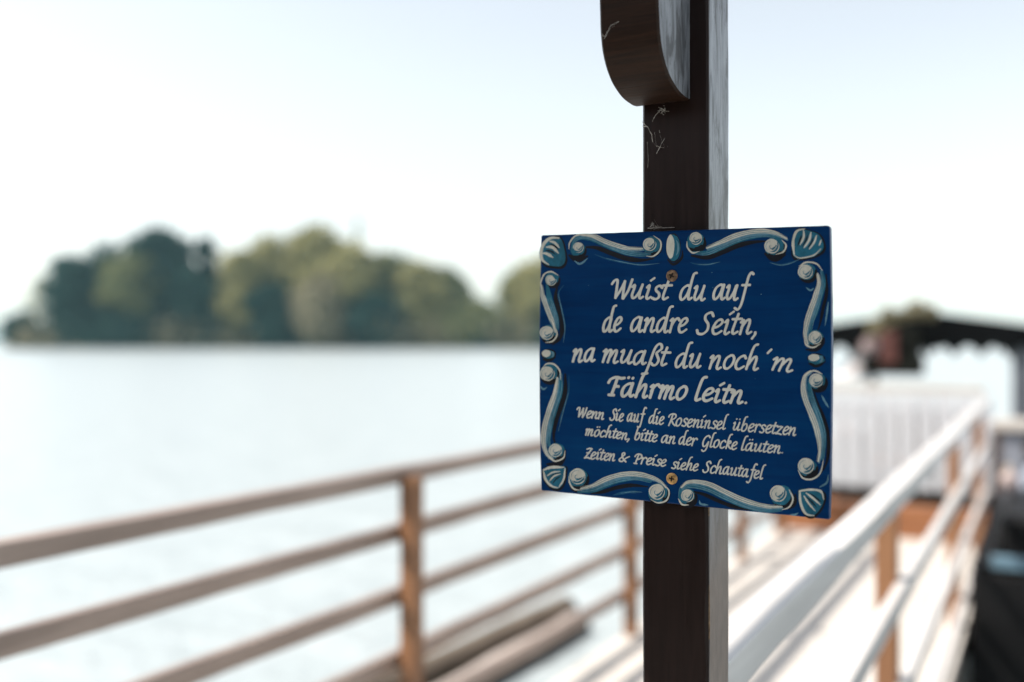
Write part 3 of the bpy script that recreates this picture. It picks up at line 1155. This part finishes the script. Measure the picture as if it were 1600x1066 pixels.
def smooth_path(pts, step=1.0):
    """Catmull-Rom through pts, resampled"""
    if len(pts) == 2:
        pts = [pts[0], ((pts[0][0] + pts[1][0]) / 2, (pts[0][1] + pts[1][1]) / 2), pts[1]]
    P = [Vector(p) for p in pts]
    P = [P[0] * 2 - P[1]] + P + [P[-1] * 2 - P[-2]]
    out = []
    for i in range(1, len(P) - 2):
        a, b, c, d = P[i - 1], P[i], P[i + 1], P[i + 2]
        n = max(2, int((c - b).length / step))
        for j in range(n):
            t = j / n
            out.append(0.5 * ((2 * b) + (c - a) * t + (2 * a - 5 * b + 4 * c - d) * t * t + (3 * b - a - 3 * c + d) * t ** 3))
    out.append(P[-2])
    return out


def px_to_sign(p, off):
    x, z = on_y(p[0], p[1], YS)
    return (x, YS - off, z)


def ribbon(mb, path, wfun, base, dome, mat, caps=True):
    """a brush stroke of paint: path in photo px on the sign's face, wfun(t) full width in px"""
    n = len(path)
    rows = []
    N = len(path)
    dirs = []
    for i in range(N):
        d = path[min(i + 1, N - 1)] - path[max(i - 1, 0)]
        dirs.append(d.normalized() if d.length > 1e-6 else (dirs[-1] if dirs else Vector((1, 0))))
    for i, p in enumerate(path):
        nrm = Vector((-dirs[i].y, dirs[i].x))
        w = wfun(i / (N - 1)) / 2
        rows.append([px_to_sign(p + nrm * (w * s), base + dome * h) for s, h in ((-1, 0), (-.6, .75), (0, 1), (.6, .75), (1, 0))])
    if caps:
        for end, sgn in ((0, -1), (N - 1, 1)):
            p, d = path[end], dirs[end]
            nrm = Vector((-d.y, d.x))
            w = wfun(0 if end == 0 else 1) / 2
            extra = []
            for a in (0.35, 0.7, 0.93):
                k = math.sqrt(max(0, 1 - a * a))
                q = p + d * (sgn * a * w)
                extra.append([px_to_sign(q + nrm * (w * k * s), base + dome * h * k) for s, h in ((-1, 0), (-.6, .75), (0, 1), (.6, .75), (1, 0))])
            if end == 0:
                rows = list(reversed(extra)) + rows
            else:
                rows = rows + extra
    mb.grid(rows, mat)


def next_off(step=0.000012):
    LAYER[0] += 1
    return 0.00006 + (LAYER[0] % 40) * step


# ---- handwriting: one pen-stroke alphabet, x-height 1
def dots(x1, x2, y=1.36):
    return [[(x1, y), (x1 + .03, y + .05)], [(x2, y), (x2 + .03, y + .05)]]


A_ = [[(.62, .90), (.42, .98), (.15, .75), (.06, .35), (.14, .05), (.30, .03), (.50, .35), (.61, .85)], [(.64, .98), (.60, .45), (.62, .10), (.72, .0), (.86, .12)]]
U_ = [[(.0, .80), (.13, .95), (.15, .7), (.10, .25), (.20, .02), (.36, .10), (.54, .5), (.62, .9)], [(.64, .98), (.58, .4), (.60, .08), (.70, 0), (.84, .12)]]
O_ = [[(.36, .97), (.14, .75), (.06, .35), (.16, .04), (.36, .02), (.56, .3), (.62, .7), (.50, .95), (.36, .97)]]
GLY = {
    'a': (A_, .93), 'ä': (A_ + dots(.26, .56), .93), 'u': (U_, .91), 'ü': (U_ + dots(.2, .54), .91), 'o': (O_, .76), 'ö': (O_ + dots(.2, .48), .76),
    'b': ([[(.40, 1.78), (.22, 1.66), (.13, 1.0), (.08, .2), (.20, 0), (.42, .06), (.58, .42), (.52, .82), (.36, .92), (.13, .6)]], .76),
    'c': ([[(.60, .80), (.46, .97), (.2, .8), (.06, .4), (.14, .06), (.34, 0), (.6, .2)]], .68),
    'd': ([[(.60, .88), (.42, .98), (.15, .75), (.06, .35), (.14, .05), (.30, .03), (.50, .35), (.60, .8)], [(.86, 1.80), (.70, 1.74), (.64, 1.4), (.60, .6), (.62, .1), (.72, 0), (.86, .12)]], .93),
    'e': ([[(.10, .40), (.38, .52), (.56, .78), (.45, .97), (.22, .85), (.07, .4), (.16, .05), (.36, 0), (.62, .2)]], .70),
    'f': ([[(.74, 1.74), (.58, 1.82), (.44, 1.5), (.37, .6), (.29, -.3), (.12, -.66), (-.10, -.58)], [(.14, 1.0), (.66, 1.03)]], .62),
    'h': ([[(.48, 1.82), (.30, 1.70), (.20, 1.2), (.10, .0)], [(.13, .35), (.35, .85), (.52, .95), (.58, .7), (.54, .15), (.64, 0), (.80, .12)]], .88),
    'i': ([[(.02, .80), (.14, .97), (.16, .7), (.12, .15), (.22, 0), (.40, .14)], [(.20, 1.30), (.40, 1.50)]], .47),
    'k': ([[(.50, 1.8), (.30, 1.7), (.20, 1.2), (.10, 0)], [(.14, .55), (.40, .97), (.52, .76), (.2, .5)], [(.24, .5), (.42, .2), (.64, .02)]], .68),
    'l': ([[(.42, 1.82), (.25, 1.74), (.16, 1.3), (.10, .2), (.18, 0), (.38, .12)]], .45),
    'm': ([[(.0, .78), (.13, .95), (.15, .75), (.10, .0)], [(.13, .4), (.32, .88), (.46, .92), (.48, .7), (.42, 0)], [(.46, .4), (.66, .88), (.80, .92), (.83, .7), (.78, .15), (.88, 0), (1.04, .12)]], 1.13),
    'n': ([[(.0, .78), (.13, .95), (.15, .75), (.10, .0)], [(.13, .4), (.36, .88), (.52, .93), (.56, .7), (.52, .15), (.62, 0), (.78, .12)]], .87),
    'r': ([[(.0, .80), (.13, .95), (.15, .75), (.10, 0)], [(.13, .45), (.3, .85), (.48, .97), (.60, .84)]], .62),
    's': ([[(.54, .84), (.38, .97), (.18, .85), (.2, .62), (.42, .42), (.46, .15), (.28, 0), (.04, .08)]], .58),
    't': ([[(.28, 1.34), (.2, .8), (.14, .2), (.24, 0), (.46, .14)], [(.0, .97), (.54, 1.0)]], .50),
    'z': ([[(.08, .86), (.3, .95), (.6, .92)], [(.6, .92), (.3, .45), (.04, .03)], [(.04, .03), (.3, .08), (.62, .0)]], .70),
    'ß': ([[(-.16, -.72), (.06, -.58), (.18, .2), (.30, 1.2), (.48, 1.58), (.68, 1.55), (.74, 1.25), (.50, .95), (.55, .75), (.72, .4), (.62, .05), (.42, 0), (.28, .14)]], .84),
    'W': ([[(.0, 1.0), (.12, 1.26), (.30, 1.27), (.36, .8), (.42, .02)], [(.42, .02), (.64, .6), (.80, 1.22)], [(.80, 1.22), (.84, .6), (.90, .0)], [(.90, .0), (1.12, .6), (1.22, 1.38)]], 1.36),
    'S': ([[(.78, 1.22), (.62, 1.45), (.34, 1.3), (.34, 1.0), (.58, .65), (.60, .25), (.38, 0), (.10, .03), (.0, .24)]], .84),
    'F': ([[(.0, .95), (.10, 1.22), (.40, 1.38), (.75, 1.32), (.95, 1.36)], [(.50, 1.35), (.44, .7), (.36, .05)], [(.46, .72), (.72, .72)], [(.20, .03), (.52, .03)]], .95),
    'R': ([[(.0, 1.0), (.10, 1.28), (.40, 1.42), (.75, 1.35), (.82, 1.05), (.60, .8), (.35, .72)], [(.42, 1.35), (.32, .6), (.2, .0)], [(.40, .7), (.65, .25), (.95, .0)]], .98),
    'Z': ([[(.12, 1.28), (.4, 1.42), (.72, 1.38)], [(.72, 1.38), (.4, .7), (.06, .03)], [(.06, .03), (.4, .12), (.74, .02)], [(.22, .74), (.52, .78)]], .78),
    'P': ([[(.0, 1.0), (.10, 1.25), (.35, 1.4), (.70, 1.3), (.78, 1.0), (.60, .72), (.32, .62)], [(.38, 1.3), (.3, .6), (.22, .0)], [(.06, .02), (.38, .02)]], .82),
    'G': ([[(.76, 1.24), (.56, 1.45), (.22, 1.2), (.06, .6), (.16, .12), (.40, .12), (.64, .55)], [(.70, .66), (.66, .1), (.52, -.42), (.28, -.55), (.12, -.42)]], .90),
    '&': ([[(1.05, .78), (.72, .5), (.5, .08), (.25, 0), (.08, .25), (.28, .62), (.5, 1.0), (.42, 1.25), (.24, 1.15), (.30, .75), (.55, .3), (.82, .0)]], 1.08),
    ',': ([[(.12, .12), (.13, -.02), (.0, -.30)]], .24), '.': ([[(.10, .06), (.13, .09)]], .22), '´': ([[(.0, 1.25), (.34, 1.52)]], .4),
}
SLANT = 0.20


def write_word(mb, word, x0, y0, x1, y1, xh, pen):
    """ink from photo px x0 to x1, baseline from y0 to y1, x-height and pen width in px"""
    cur = 0.0
    strokes = []
    for ch in word:
        st, adv = GLY[ch]
        for s in st:
            strokes.append([(cur + x + SLANT * y, y) for x, y in s])
        cur += adv
    lo = min(x for s in strokes for x, _ in s)
    hi = max(x for s in strokes for x, _ in s)
    lo_px, hi_px = x0 + pen * .4, x1 - pen * .4
    kx = (hi_px - lo_px) / max(1e-6, (hi - lo)) if len(word) > 1 or word not in '.,' else xh
    for s in strokes:
        pts = []
        jx, jy = srng.uniform(-.025, .025), srng.uniform(-.03, .03)
        for x, y in s:
            X = lo_px + (x - lo) * kx + jx * xh
            t = (X - x0) / max(1.0, x1 - x0)
            Y = y0 + (y1 - y0) * t - (y + jy) * xh
            pts.append((X, Y))
        path = smooth_path(pts, 0.9)
        ph = srng.uniform(0, 9)
        N = len(path)
        ang = [atan2(-(path[min(i + 1, N - 1)].y - path[max(i - 1, 0)].y), path[min(i + 1, N - 1)].x - path[max(i - 1, 0)].x) for i in range(N)]

        def wf(t, N=N, ang=ang, ph=ph):
            a = ang[int(round(t * (N - 1)))]
            return pen * (0.80 + 0.32 * abs(sin(a - radians(35)))) * (1 + .08 * noise.noise((t * 3 + ph, 1, 0)))
        ribbon(mb, path, wf, next_off(), 0.00022, 0)


def z6(x, y):
    return 880 + x * .2375, 400 + y * .2375


def z7(x, y):
    return 880 + x * .2375, 600 + y * .2375


LINES = [
    (z6, 17.0, [("Wuist", 315, 277, 722, 286, 92), ("du", 765, 288, 940, 290, 97), ("auf", 985, 287, 1258, 291, 98)]),
    (z6, 17.0, [("de", 258, 496, 392, 496, 95), ("andre", 445, 496, 826, 503, 95), ("Seitn,", 875, 512, 1270, 514, 97)]),
    (z6, 17.0, [("na", 57, 694, 215, 696, 86), ("muaßt", 257, 696, 712, 726, 88), ("du", 735, 733, 910, 737, 92), ("noch", 957, 740, 1290, 748, 90), ("´", 1340, 745, 1378, 745, 86), ("m", 1372, 748, 1514, 762, 86)]),
    (z6, 19.5, [("Fährmo", 290, 918, 822, 944, 88), ("leitn.", 866, 948, 1210, 975, 86)]),
    (z7, 10.6, [("Wenn", 88, 216, 272, 234, 48), ("Sie", 305, 238, 400, 246, 52), ("auf", 420, 246, 552, 254, 54), ("die", 562, 259, 666, 268, 54), ("Roseninsel", 690, 272, 1092, 301, 54), ("übersetzen", 1117, 303, 1534, 340, 54)]),
    (z7, 10.6, [("möchten,", 145, 336, 436, 368, 45), ("bitte", 468, 366, 624, 384, 50), ("an", 645, 386, 742, 396, 50), ("der", 760, 394, 887, 410, 53), ("Glocke", 910, 412, 1148, 432, 53), ("läuten.", 1172, 434, 1447, 458, 52)]),
    (z7, 10.6, [("Zeiten", 138, 488, 345, 508, 48), ("&", 365, 508, 440, 514, 46), ("Preise", 463, 522, 682, 543, 46), ("siehe", 712, 555, 894, 574, 48), ("Schautafel", 918, 578, 1335, 628, 52)]),
]
for fn, pen, words in LINES:
    mb = MB()
    for wd, x0, y0, x1, y1, xh in words:
        a = fn(x0, y0)
        b = fn(x1, y1)
        write_word(mb, wd, a[0], a[1], b[0], b[1], xh * .2375, pen * .2375)
    mb.build("text_line", M['letter'], sign, True)

# ---- ornaments: hand painted scrolls, shells and beads
MATS = [M['black'], M['midblue'], M['teal'], M['lightblue'], M['cream']]
BL, MI, TE, LI, CR = range(5)
LAY = {BL: .00003, MI: .00002, TE: .00007, LI: .00013, CR: .00019}
ZO = {1: (830, 340, .2251), 2: (1060, 340, .2345), 3: (830, 560, .2251), 4: (1060, 580, .2345)}


def Z(q, pts):
    ox, oy, s = ZO[q]
    return [(ox + x * s, oy + y * s) for x, y in pts]


def brush(mb, q, pts, w, mat, taper=(0.45, 0.35), extra=0.0, rough=0.10):
    """one loaded-brush stroke, width w in enlarged px"""
    s = ZO[q][2]
    path = smooth_path(Z(q, pts), 1.1)
    ph = srng.uniform(0, 50)

    def wf(t):
        k = min(1, taper[0] + (1 - taper[0]) * t / .25) if t < .25 else 1
        if t > .7:
            k = min(k, taper[1] + (1 - taper[1]) * (1 - t) / .3)
        return w * s * k * (1 + rough * noise.noise((t * 5 + ph, 0, 0)) + rough * .6 * noise.noise((t * 17 + ph, 2, 0)))
    ribbon(mb, path, wf, LAY[mat] + extra + srng.uniform(0, .00002), 0.00008 if mat != CR else .00022, mat)


def bristles(mb, q, pts, w, mat, n=3, thin=5, extra=.00003):
    """a few dry bristle streaks alongside a stroke"""
    for k in range(n):
        off = (k - (n - 1) / 2) * w / max(1, n)
        i0 = srng.randint(0, 1)
        P = [Vector(p) for p in pts[i0:]]
        if len(P) < 2:
            P = [Vector(p) for p in pts]
        Q = []
        for i, p in enumerate(P):
            d = (P[min(i + 1, len(P) - 1)] - P[max(i - 1, 0)]).normalized()
            Q.append(tuple(p + Vector((-d.y, d.x)) * (off + srng.uniform(-3, 3))))
        brush(mb, q, Q, thin, mat, (.3, .2), extra, .2)


def blob(mb, q, c, rx, ry, mat, rot=0.0, extra=0.0, dome=.0002):
    s = ZO[q][2]
    rows = []
    ph = srng.uniform(0, 30)
    base = LAY[mat] + extra + srng.uniform(0, .00002)
    n = 26
    for k, h in ((0.02, 1), (.45, .85), (.8, .5), (1.0, 0)):
        r = []
        for i in range(n):
            a = 2 * pi * i / n
            j = 1 + .05 * noise.noise((cos(a) * 1.5 + ph, sin(a) * 1.5, 0))
            x, y = rx * k * j * cos(a), ry * k * j * sin(a)
            x, y = x * cos(rot) - y * sin(rot), x * sin(rot) + y * cos(rot)
            r.append(px_to_sign((ZO[q][0] + (c[0] + x) * s, ZO[q][1] + (c[1] + y) * s), base + dome * h))
        rows.append(r)
    mb.grid(rows, mat, True)


def ball(mb, q, teal, tr, cr, crr, rim=None, swirl=(0.6, 3.4)):
    blob(mb, q, (teal[0] + 6, teal[1] + 10), tr * 1.06, tr * 1.06, BL)
    blob(mb, q, teal, tr, tr, TE)
    blob(mb, q, cr, crr, crr * .97, CR, 0, 0, .00012)
    # a curl painted into the ball: teal shade at the lower right, bristle arcs round the rest
    def arc(r0, r1, a0, a1, k=9, ox=0, oy=0):
        return [(cr[0] + ox + (r0 + (r1 - r0) * i / k) * crr * cos(a0 + (a1 - a0) * i / k), cr[1] + oy + (r0 + (r1 - r0) * i / k) * crr * sin(a0 + (a1 - a0) * i / k)) for i in range(k + 1)]
    a_ = srng.uniform(-.5, .3)
    brush(mb, q, arc(.62, .35, a_, a_ + 1.9), crr * .36, TE, (.3, .2), .0003, .3)
    brush(mb, q, arc(.86, .74, a_ - .3, a_ + 2.0), crr * .22, TE, (.2, .2), .0003, .3)
    brush(mb, q, arc(.66, .55, a_ + .1, a_ + 1.4), crr * .10, CR, (.2, .2), .00042, .3)
    brush(mb, q, arc(.45, .15, a_ + 1.2, a_ + 4.2), crr * .10, LI, (.2, .2), .00036, .3)
    brush(mb, q, arc(1.0, .95, a_ - .2, a_ + 2.2), crr * .13, CR, (.2, .2), .0003, .3)
    brush(mb, q, arc(.80, .7, a_ + 2.4, a_ + 4.8), crr * .06, LI, (.2, .2), .00036, .3)
    if rim:
        brush(mb, q, rim, 10, CR, (.3, .25), .0001, .2)


def scroll(q, halo, black, teal, cream, balls, rims=(), cw=27, tw=40, bw=34, hw=13):
    mb = MB()
    for h in halo:
        brush(mb, q, h, hw, MI if len(h) > 3 else LI, (.2, .2), 0, .25)
        bristles(mb, q, h, hw, LI, 1, 4, .0)
    for b in black:
        brush(mb, q, b, bw, BL, (.4, .3))
    for t in teal:
        brush(mb, q, t, tw, TE, (.5, .4))
        bristles(mb, q, t, tw * .8, LI, 3, 6)
    for c in cream:
        low = [(x + 5, y + 9) for x, y in c]
        brush(mb, q, low, cw * 1.5, LI, (.3, .3), -.00002, .25)
        brush(mb, q, c, cw * 1.15, CR, (.35, .35))
        bristles(mb, q, c, cw * .9, TE, 2, 3.5, .0003)
        bristles(mb, q, c, cw * 1.5, CR, 2, 4, .00002)
    for b in balls:
        ball(mb, q, *b)
    for r in rims:
        brush(mb, q, r, 11, CR, (.3, .25), .0001, .2)
    mb.build("painted_scroll", MATS, sign, True)


scroll(1, [[(300, 300), (340, 322), (392, 285)], [(440, 255), (520, 285), (640, 312), (760, 328), (890, 318)]],
       [[(385, 205), (460, 212), (560, 250), (660, 284), (760, 296), (850, 285)], [(262, 262), (320, 292), (392, 268)]],
       [[(285, 215), (300, 160), (350, 136), (420, 145), (500, 180), (580, 215), (670, 244), (760, 258), (830, 252)]],
       [[(345, 120), (430, 128), (520, 168), (620, 202), (700, 216), (772, 216)]],
       [((325, 222), 52, (327, 208), 37), ((838, 195), 64, (822, 186), 46)],
       [[(262, 220), (270, 172), (312, 126), (390, 112)], [(800, 268), (850, 268), (895, 225), (898, 165), (850, 126)]])
scroll(1, [[(225, 470), (190, 530), (212, 640), (234, 760), (224, 870)]],
       [[(180, 480), (170, 560), (198, 660), (216, 760), (200, 840), (150, 882)]],
       [[(110, 470), (128, 560), (155, 640), (178, 720), (182, 780)]],
       [[(72, 470), (78, 530), (100, 600), (130, 680), (155, 740), (168, 795)]],
       [((145, 430), 50, (138, 434), 38), ((122, 806), 60, (108, 800), 48)],
       [[(190, 402), (140, 376), (92, 394), (68, 450), (72, 500)], [(172, 770), (180, 815), (150, 858), (98, 868)]], 26, 36, 32)
scroll(3, [[(262, 120), (258, 240), (220, 370), (190, 510)], [(60, 190), (85, 215), (110, 200)]],
       [[(236, 110), (236, 220), (208, 330), (172, 430), (156, 540), (165, 590)], [(110, 735), (190, 735), (238, 690)]],
       [[(205, 110), (200, 225), (168, 335), (135, 450), (122, 560), (128, 610)]],
       [[(182, 135), (162, 250), (122, 370), (92, 480), (86, 580), (106, 660), (150, 700)]],
       [((125, 105), 66, (112, 106), 51), ((175, 648), 60, (168, 638), 46)],
       [[(75, 70), (110, 38), (160, 42), (198, 85), (206, 150)], [(120, 690), (170, 714), (225, 690), (236, 640)]], 30, 40, 34)
scroll(3, [[(570, 950), (620, 938), (690, 928), (770, 930)]],
       [[(420, 938), (500, 926), (600, 896), (700, 882), (810, 892)], [(270, 880), (300, 912), (360, 925)]],
       [[(330, 925), (430, 915), (530, 872), (630, 840), (730, 832), (830, 855)]],
       [[(345, 905), (430, 882), (520, 838), (620, 808), (720, 802), (820, 820), (890, 850), (935, 895)]],
       [((325, 832), 70, (322, 818), 55), ((885, 938), 72, (872, 926), 55)],
       [[(262, 820), (270, 870), (300, 908), (350, 915)], [(925, 875), (958, 925), (940, 985), (880, 1003), (830, 980)]], 28, 40, 28, 20)
scroll(2, [[(80, 300), (130, 312), (200, 312), (280, 296)], [(610, 300), (680, 316), (750, 302), (810, 278)]],
       [[(90, 255), (190, 266), (300, 228), (400, 186), (500, 164), (580, 158)], [(578, 240), (640, 278), (712, 250)]],
       [[(105, 232), (190, 236), (280, 200), (380, 155), (480, 125), (570, 118), (650, 128)]],
       [[(190, 203), (270, 170), (370, 125), (470, 98), (570, 90), (650, 105), (722, 140)]],
       [((118, 160), 60, (116, 138), 42), ((645, 195), 68, (622, 190), 50)],
       [[(58, 160), (62, 200), (95, 235), (140, 225)], [(690, 150), (718, 185), (700, 228), (650, 246)]])
scroll(2, [[(1000, 560), (990, 640), (978, 720)], [(850, 465), (880, 485), (905, 470)]],
       [[(985, 380), (988, 500), (966, 600), (946, 700), (930, 750)], [(850, 880), (920, 882), (972, 840)]],
       [[(955, 355), (966, 430), (946, 520), (916, 620), (888, 700), (880, 760)]],
       [[(928, 375), (936, 440), (912, 530), (880, 620), (856, 700), (846, 780), (862, 840)]],
       [((858, 365), 60, (846, 360), 49), ((912, 806), 56, (912, 800), 44)],
       [[(805, 325), (855, 298), (920, 308), (962, 355)], [(842, 790), (850, 845), (898, 866), (950, 840)]], 29, 36, 22, 11)
scroll(4, [[(955, 160), (975, 200), (1003, 245)], [(940, 775), (990, 742), (1000, 690)]],
       [[(905, 140), (930, 220), (964, 300), (994, 400), (1000, 520), (984, 620), (930, 705)]],
       [[(872, 60), (880, 140), (905, 220), (938, 310), (964, 400), (970, 500), (960, 590)]],
       [[(880, 0), (842, 35), (832, 110), (848, 190), (882, 275), (915, 360), (936, 450), (942, 530), (932, 600)]],
       [((928, 72), 60, (918, 60), 46), ((862, 648), 64, (850, 630), 53)],
       [[(960, 20), (910, -2), (865, 8)], [(798, 660), (830, 712), (890, 720), (945, 680), (968, 590)]], 30, 36, 24)
scroll(4, [[(140, 862), (150, 885), (200, 893)], [(745, 955), (775, 958), (800, 945)]],
       [[(90, 802), (170, 822), (260, 862), (345, 896), (420, 914), (490, 926)], [(740, 920), (775, 880), (780, 820)]],
       [[(8, 840), (25, 780), (100, 765), (200, 785), (300, 835), (400, 880), (500, 914), (600, 930), (690, 925)]],
       [[(20, 775), (60, 742), (120, 736), (210, 755), (300, 798), (400, 845), (500, 880), (600, 902), (690, 905)]],
       [((62, 840), 58, (60, 830), 43), ((690, 832), 72, (664, 815), 55)],
       [[(738, 790), (764, 850), (740, 905), (690, 925)], [(0, 850), (25, 888), (70, 892)]], 27, 38, 26, 14)


def shell(q, outline_pts, creams, darks):
    mb = MB()
    P = smooth_path(Z(q, outline_pts + outline_pts[:1]), 2.0)
    c = sum((p for p in P), Vector((0, 0))) / len(P)
    for grow, mat, sh, lo in ((1.12, BL, Vector((.8, 1.4)), 0), (1.0, TE, Vector((0, 0)), .00002)):
        rows = []
        for k, h in ((.03, 1), (.6, .8), (1, 0)):
            rows.append([px_to_sign(c + sh + (p - c) * k * grow, LAY[mat] + lo + .0001 * h) for p in P[:-1]])
        mb.grid(rows, mat, True)
    for pts, w in darks:
        brush(mb, q, pts, w, BL, (.4, .2), .0002)
    for pts, w in creams:
        brush(mb, q, pts, w, CR, (.5, .3), .00005, .2)
        bristles(mb, q, pts, w * 1.5, LI, 2, 4, .0001)
    mb.build("painted_shell", MATS, sign, True)


shell(1, [(70, 240), (88, 180), (130, 142), (185, 135), (215, 165), (230, 220), (238, 290), (212, 335), (160, 338), (100, 325), (72, 285)],
      [([(192, 142), (140, 142), (95, 175), (72, 230), (76, 290), (122, 328)], 22), ([(132, 165), (165, 175), (195, 210)], 18), ([(108, 205), (150, 208), (190, 248)], 20), ([(84, 248), (112, 252), (152, 278)], 20)],
      [([(130, 185), (165, 200), (190, 225)], 12), ([(100, 228), (140, 235), (170, 258)], 12)])
shell(2, [(760, 215), (772, 115), (810, 74), (850, 82), (930, 110), (965, 170), (958, 220), (900, 255), (800, 272), (765, 250)],
      [([(772, 245), (765, 160), (790, 92), (842, 76)], 18), ([(772, 252), (812, 270), (900, 252), (952, 208)], 9), ([(835, 88), (836, 130), (812, 182)], 15), ([(884, 100), (872, 150), (838, 202)], 16), ([(922, 120), (906, 165), (872, 212)], 13), ([(952, 150), (938, 188)], 10)],
      [([(820, 120), (812, 150), (795, 190)], 12), ([(862, 120), (852, 150), (826, 195)], 10), ([(900, 130), (886, 170), (858, 208)], 9)])
shell(3, [(80, 782), (110, 756), (230, 750), (237, 800), (222, 870), (182, 906), (130, 890), (92, 842)],
      [([(86, 776), (140, 757), (230, 757)], 19), ([(86, 785), (102, 842), (142, 886), (186, 900)], 17), ([(236, 765), (226, 840), (192, 896)], 13), ([(112, 815), (150, 792), (202, 785)], 11), ([(128, 852), (160, 818), (206, 802)], 11)],
      [([(128, 835), (160, 808), (200, 795)], 8), ([(150, 868), (175, 838), (205, 820)], 9)])
shell(4, [(800, 802), (830, 784), (950, 800), (972, 842), (950, 910), (900, 962), (850, 955), (814, 890)],
      [([(806, 800), (880, 790), (950, 802), (970, 855)], 15), ([(810, 800), (816, 880), (850, 950), (905, 964)], 18), ([(852, 812), (902, 850), (948, 892)], 14), ([(838, 832), (870, 882), (912, 932)], 13)],
      [([(850, 835), (890, 872), (925, 912)], 10), ([(880, 815), (925, 850), (958, 875)], 10)])


def bead(q, c, rx, ry, cc, crx, cry, under):
    mb = MB()
    brush(mb, q, under, 20, BL, (.4, .3))
    blob(mb, q, c, rx * 1.08, ry * 1.08, BL)
    blob(mb, q, c, rx, ry, TE)
    blob(mb, q, cc, crx, cry, CR, 0, 0, .0004)
    k = [(c[0] + rx * .45 * cos(a) + rx * .25, c[1] + ry * .6 * sin(a)) for a in (-1.2, -.6, 0, .6, 1.2)]
    brush(mb, q, k, rx * .3, LI, (.2, .2), .0003, .3)
    mb.build("painted_bead", MATS, sign, True)


bead(1, (988, 210), 48, 94, (968, 202), 29, 82, [(945, 290), (990, 325), (1045, 280), (1050, 230)])
bead(1, (122, 950), 48, 35, (106, 944), 31, 25, [(80, 985), (125, 992), (170, 970)])
bead(2, (920, 945), 56, 37, (904, 934), 38, 24, [(870, 975), (925, 990), (980, 960)])


def screw(px, py, r_px, mat, rot):
    mb = MB()
    x, z = on_y(px, py, YS)
    R_ = r_px / FPX * 1.0
    n = 48
    rings = []
    def star(a):
        k = abs(cos(2 * (a + rot)))
        return R_ * (0.20 + 0.32 * k ** 2.2)
    prof_ = [(1.02, -.0002), (1.0, .0007), (.93, .0011), (.75, .0013)]
    for k, h in prof_:
        rings.append([(x + R_ * k * cos(2 * pi * i / n), YS - h, z + R_ * k * sin(2 * pi * i / n)) for i in range(n)])
    rings.append([(x + star(2 * pi * i / n) * cos(2 * pi * i / n), YS - .0013, z + star(2 * pi * i / n) * sin(2 * pi * i / n)) for i in range(n)])
    mb.grid(rings, 0, True)
    inner = [rings[-1], [(x + star(2 * pi * i / n) * .8 * cos(2 * pi * i / n), YS - .0002, z + star(2 * pi * i / n) * .8 * sin(2 * pi * i / n)) for i in range(n)]]
    mb.grid(inner, 1, True)
    mb.face(inner[1], 1)
    return mb.build("screw", [mat, M['recess']], sign, True)


tag(screw(1050, 431, 9.2, M['screw_dull'], 0.5), "tarnished upper screw")
tag(screw(1050, 748, 9.0, M['brass'], 0.15), "bright brass lower screw")
# small paint specks on the board
for (px, py, r) in ((1112.5, 426, .7), (1114, 449.5, .6), (1189.5, 460, .95), (1180, 592, .5), (920, 446, .5)):
    cb = MB()
    cb.face([px_to_sign((px + r * cos(a) * srng.uniform(.7, 1.2), py + r * sin(a) * srng.uniform(.7, 1.2)), .0001) for a in [k * pi / 4 for k in range(8)]])
    cb.build("paint_speck", M['lightblue'], sign)

# ------------------------------------------------------------------ haze over the lake
hz = MB()
hz.box((-1650, -1650, -1.0), (1650, 1650, 48), 0, 0.5)
hm = bpy.data.materials.new("lake_haze")
hm.use_nodes = True
hn = hm.node_tree.nodes
hn.clear()
ho = hn.new("ShaderNodeOutputMaterial")
hv = hn.new("ShaderNodeVolumePrincipled")
hv.inputs["Color"].default_value = (0.50, 0.85, 0.95, 1)
hv.inputs["Density"].default_value = 0.00030
hm.node_tree.links.new(hv.outputs[0], ho.inputs["Volume"])
tag(hz.build("haze", hm), kind="stuff")
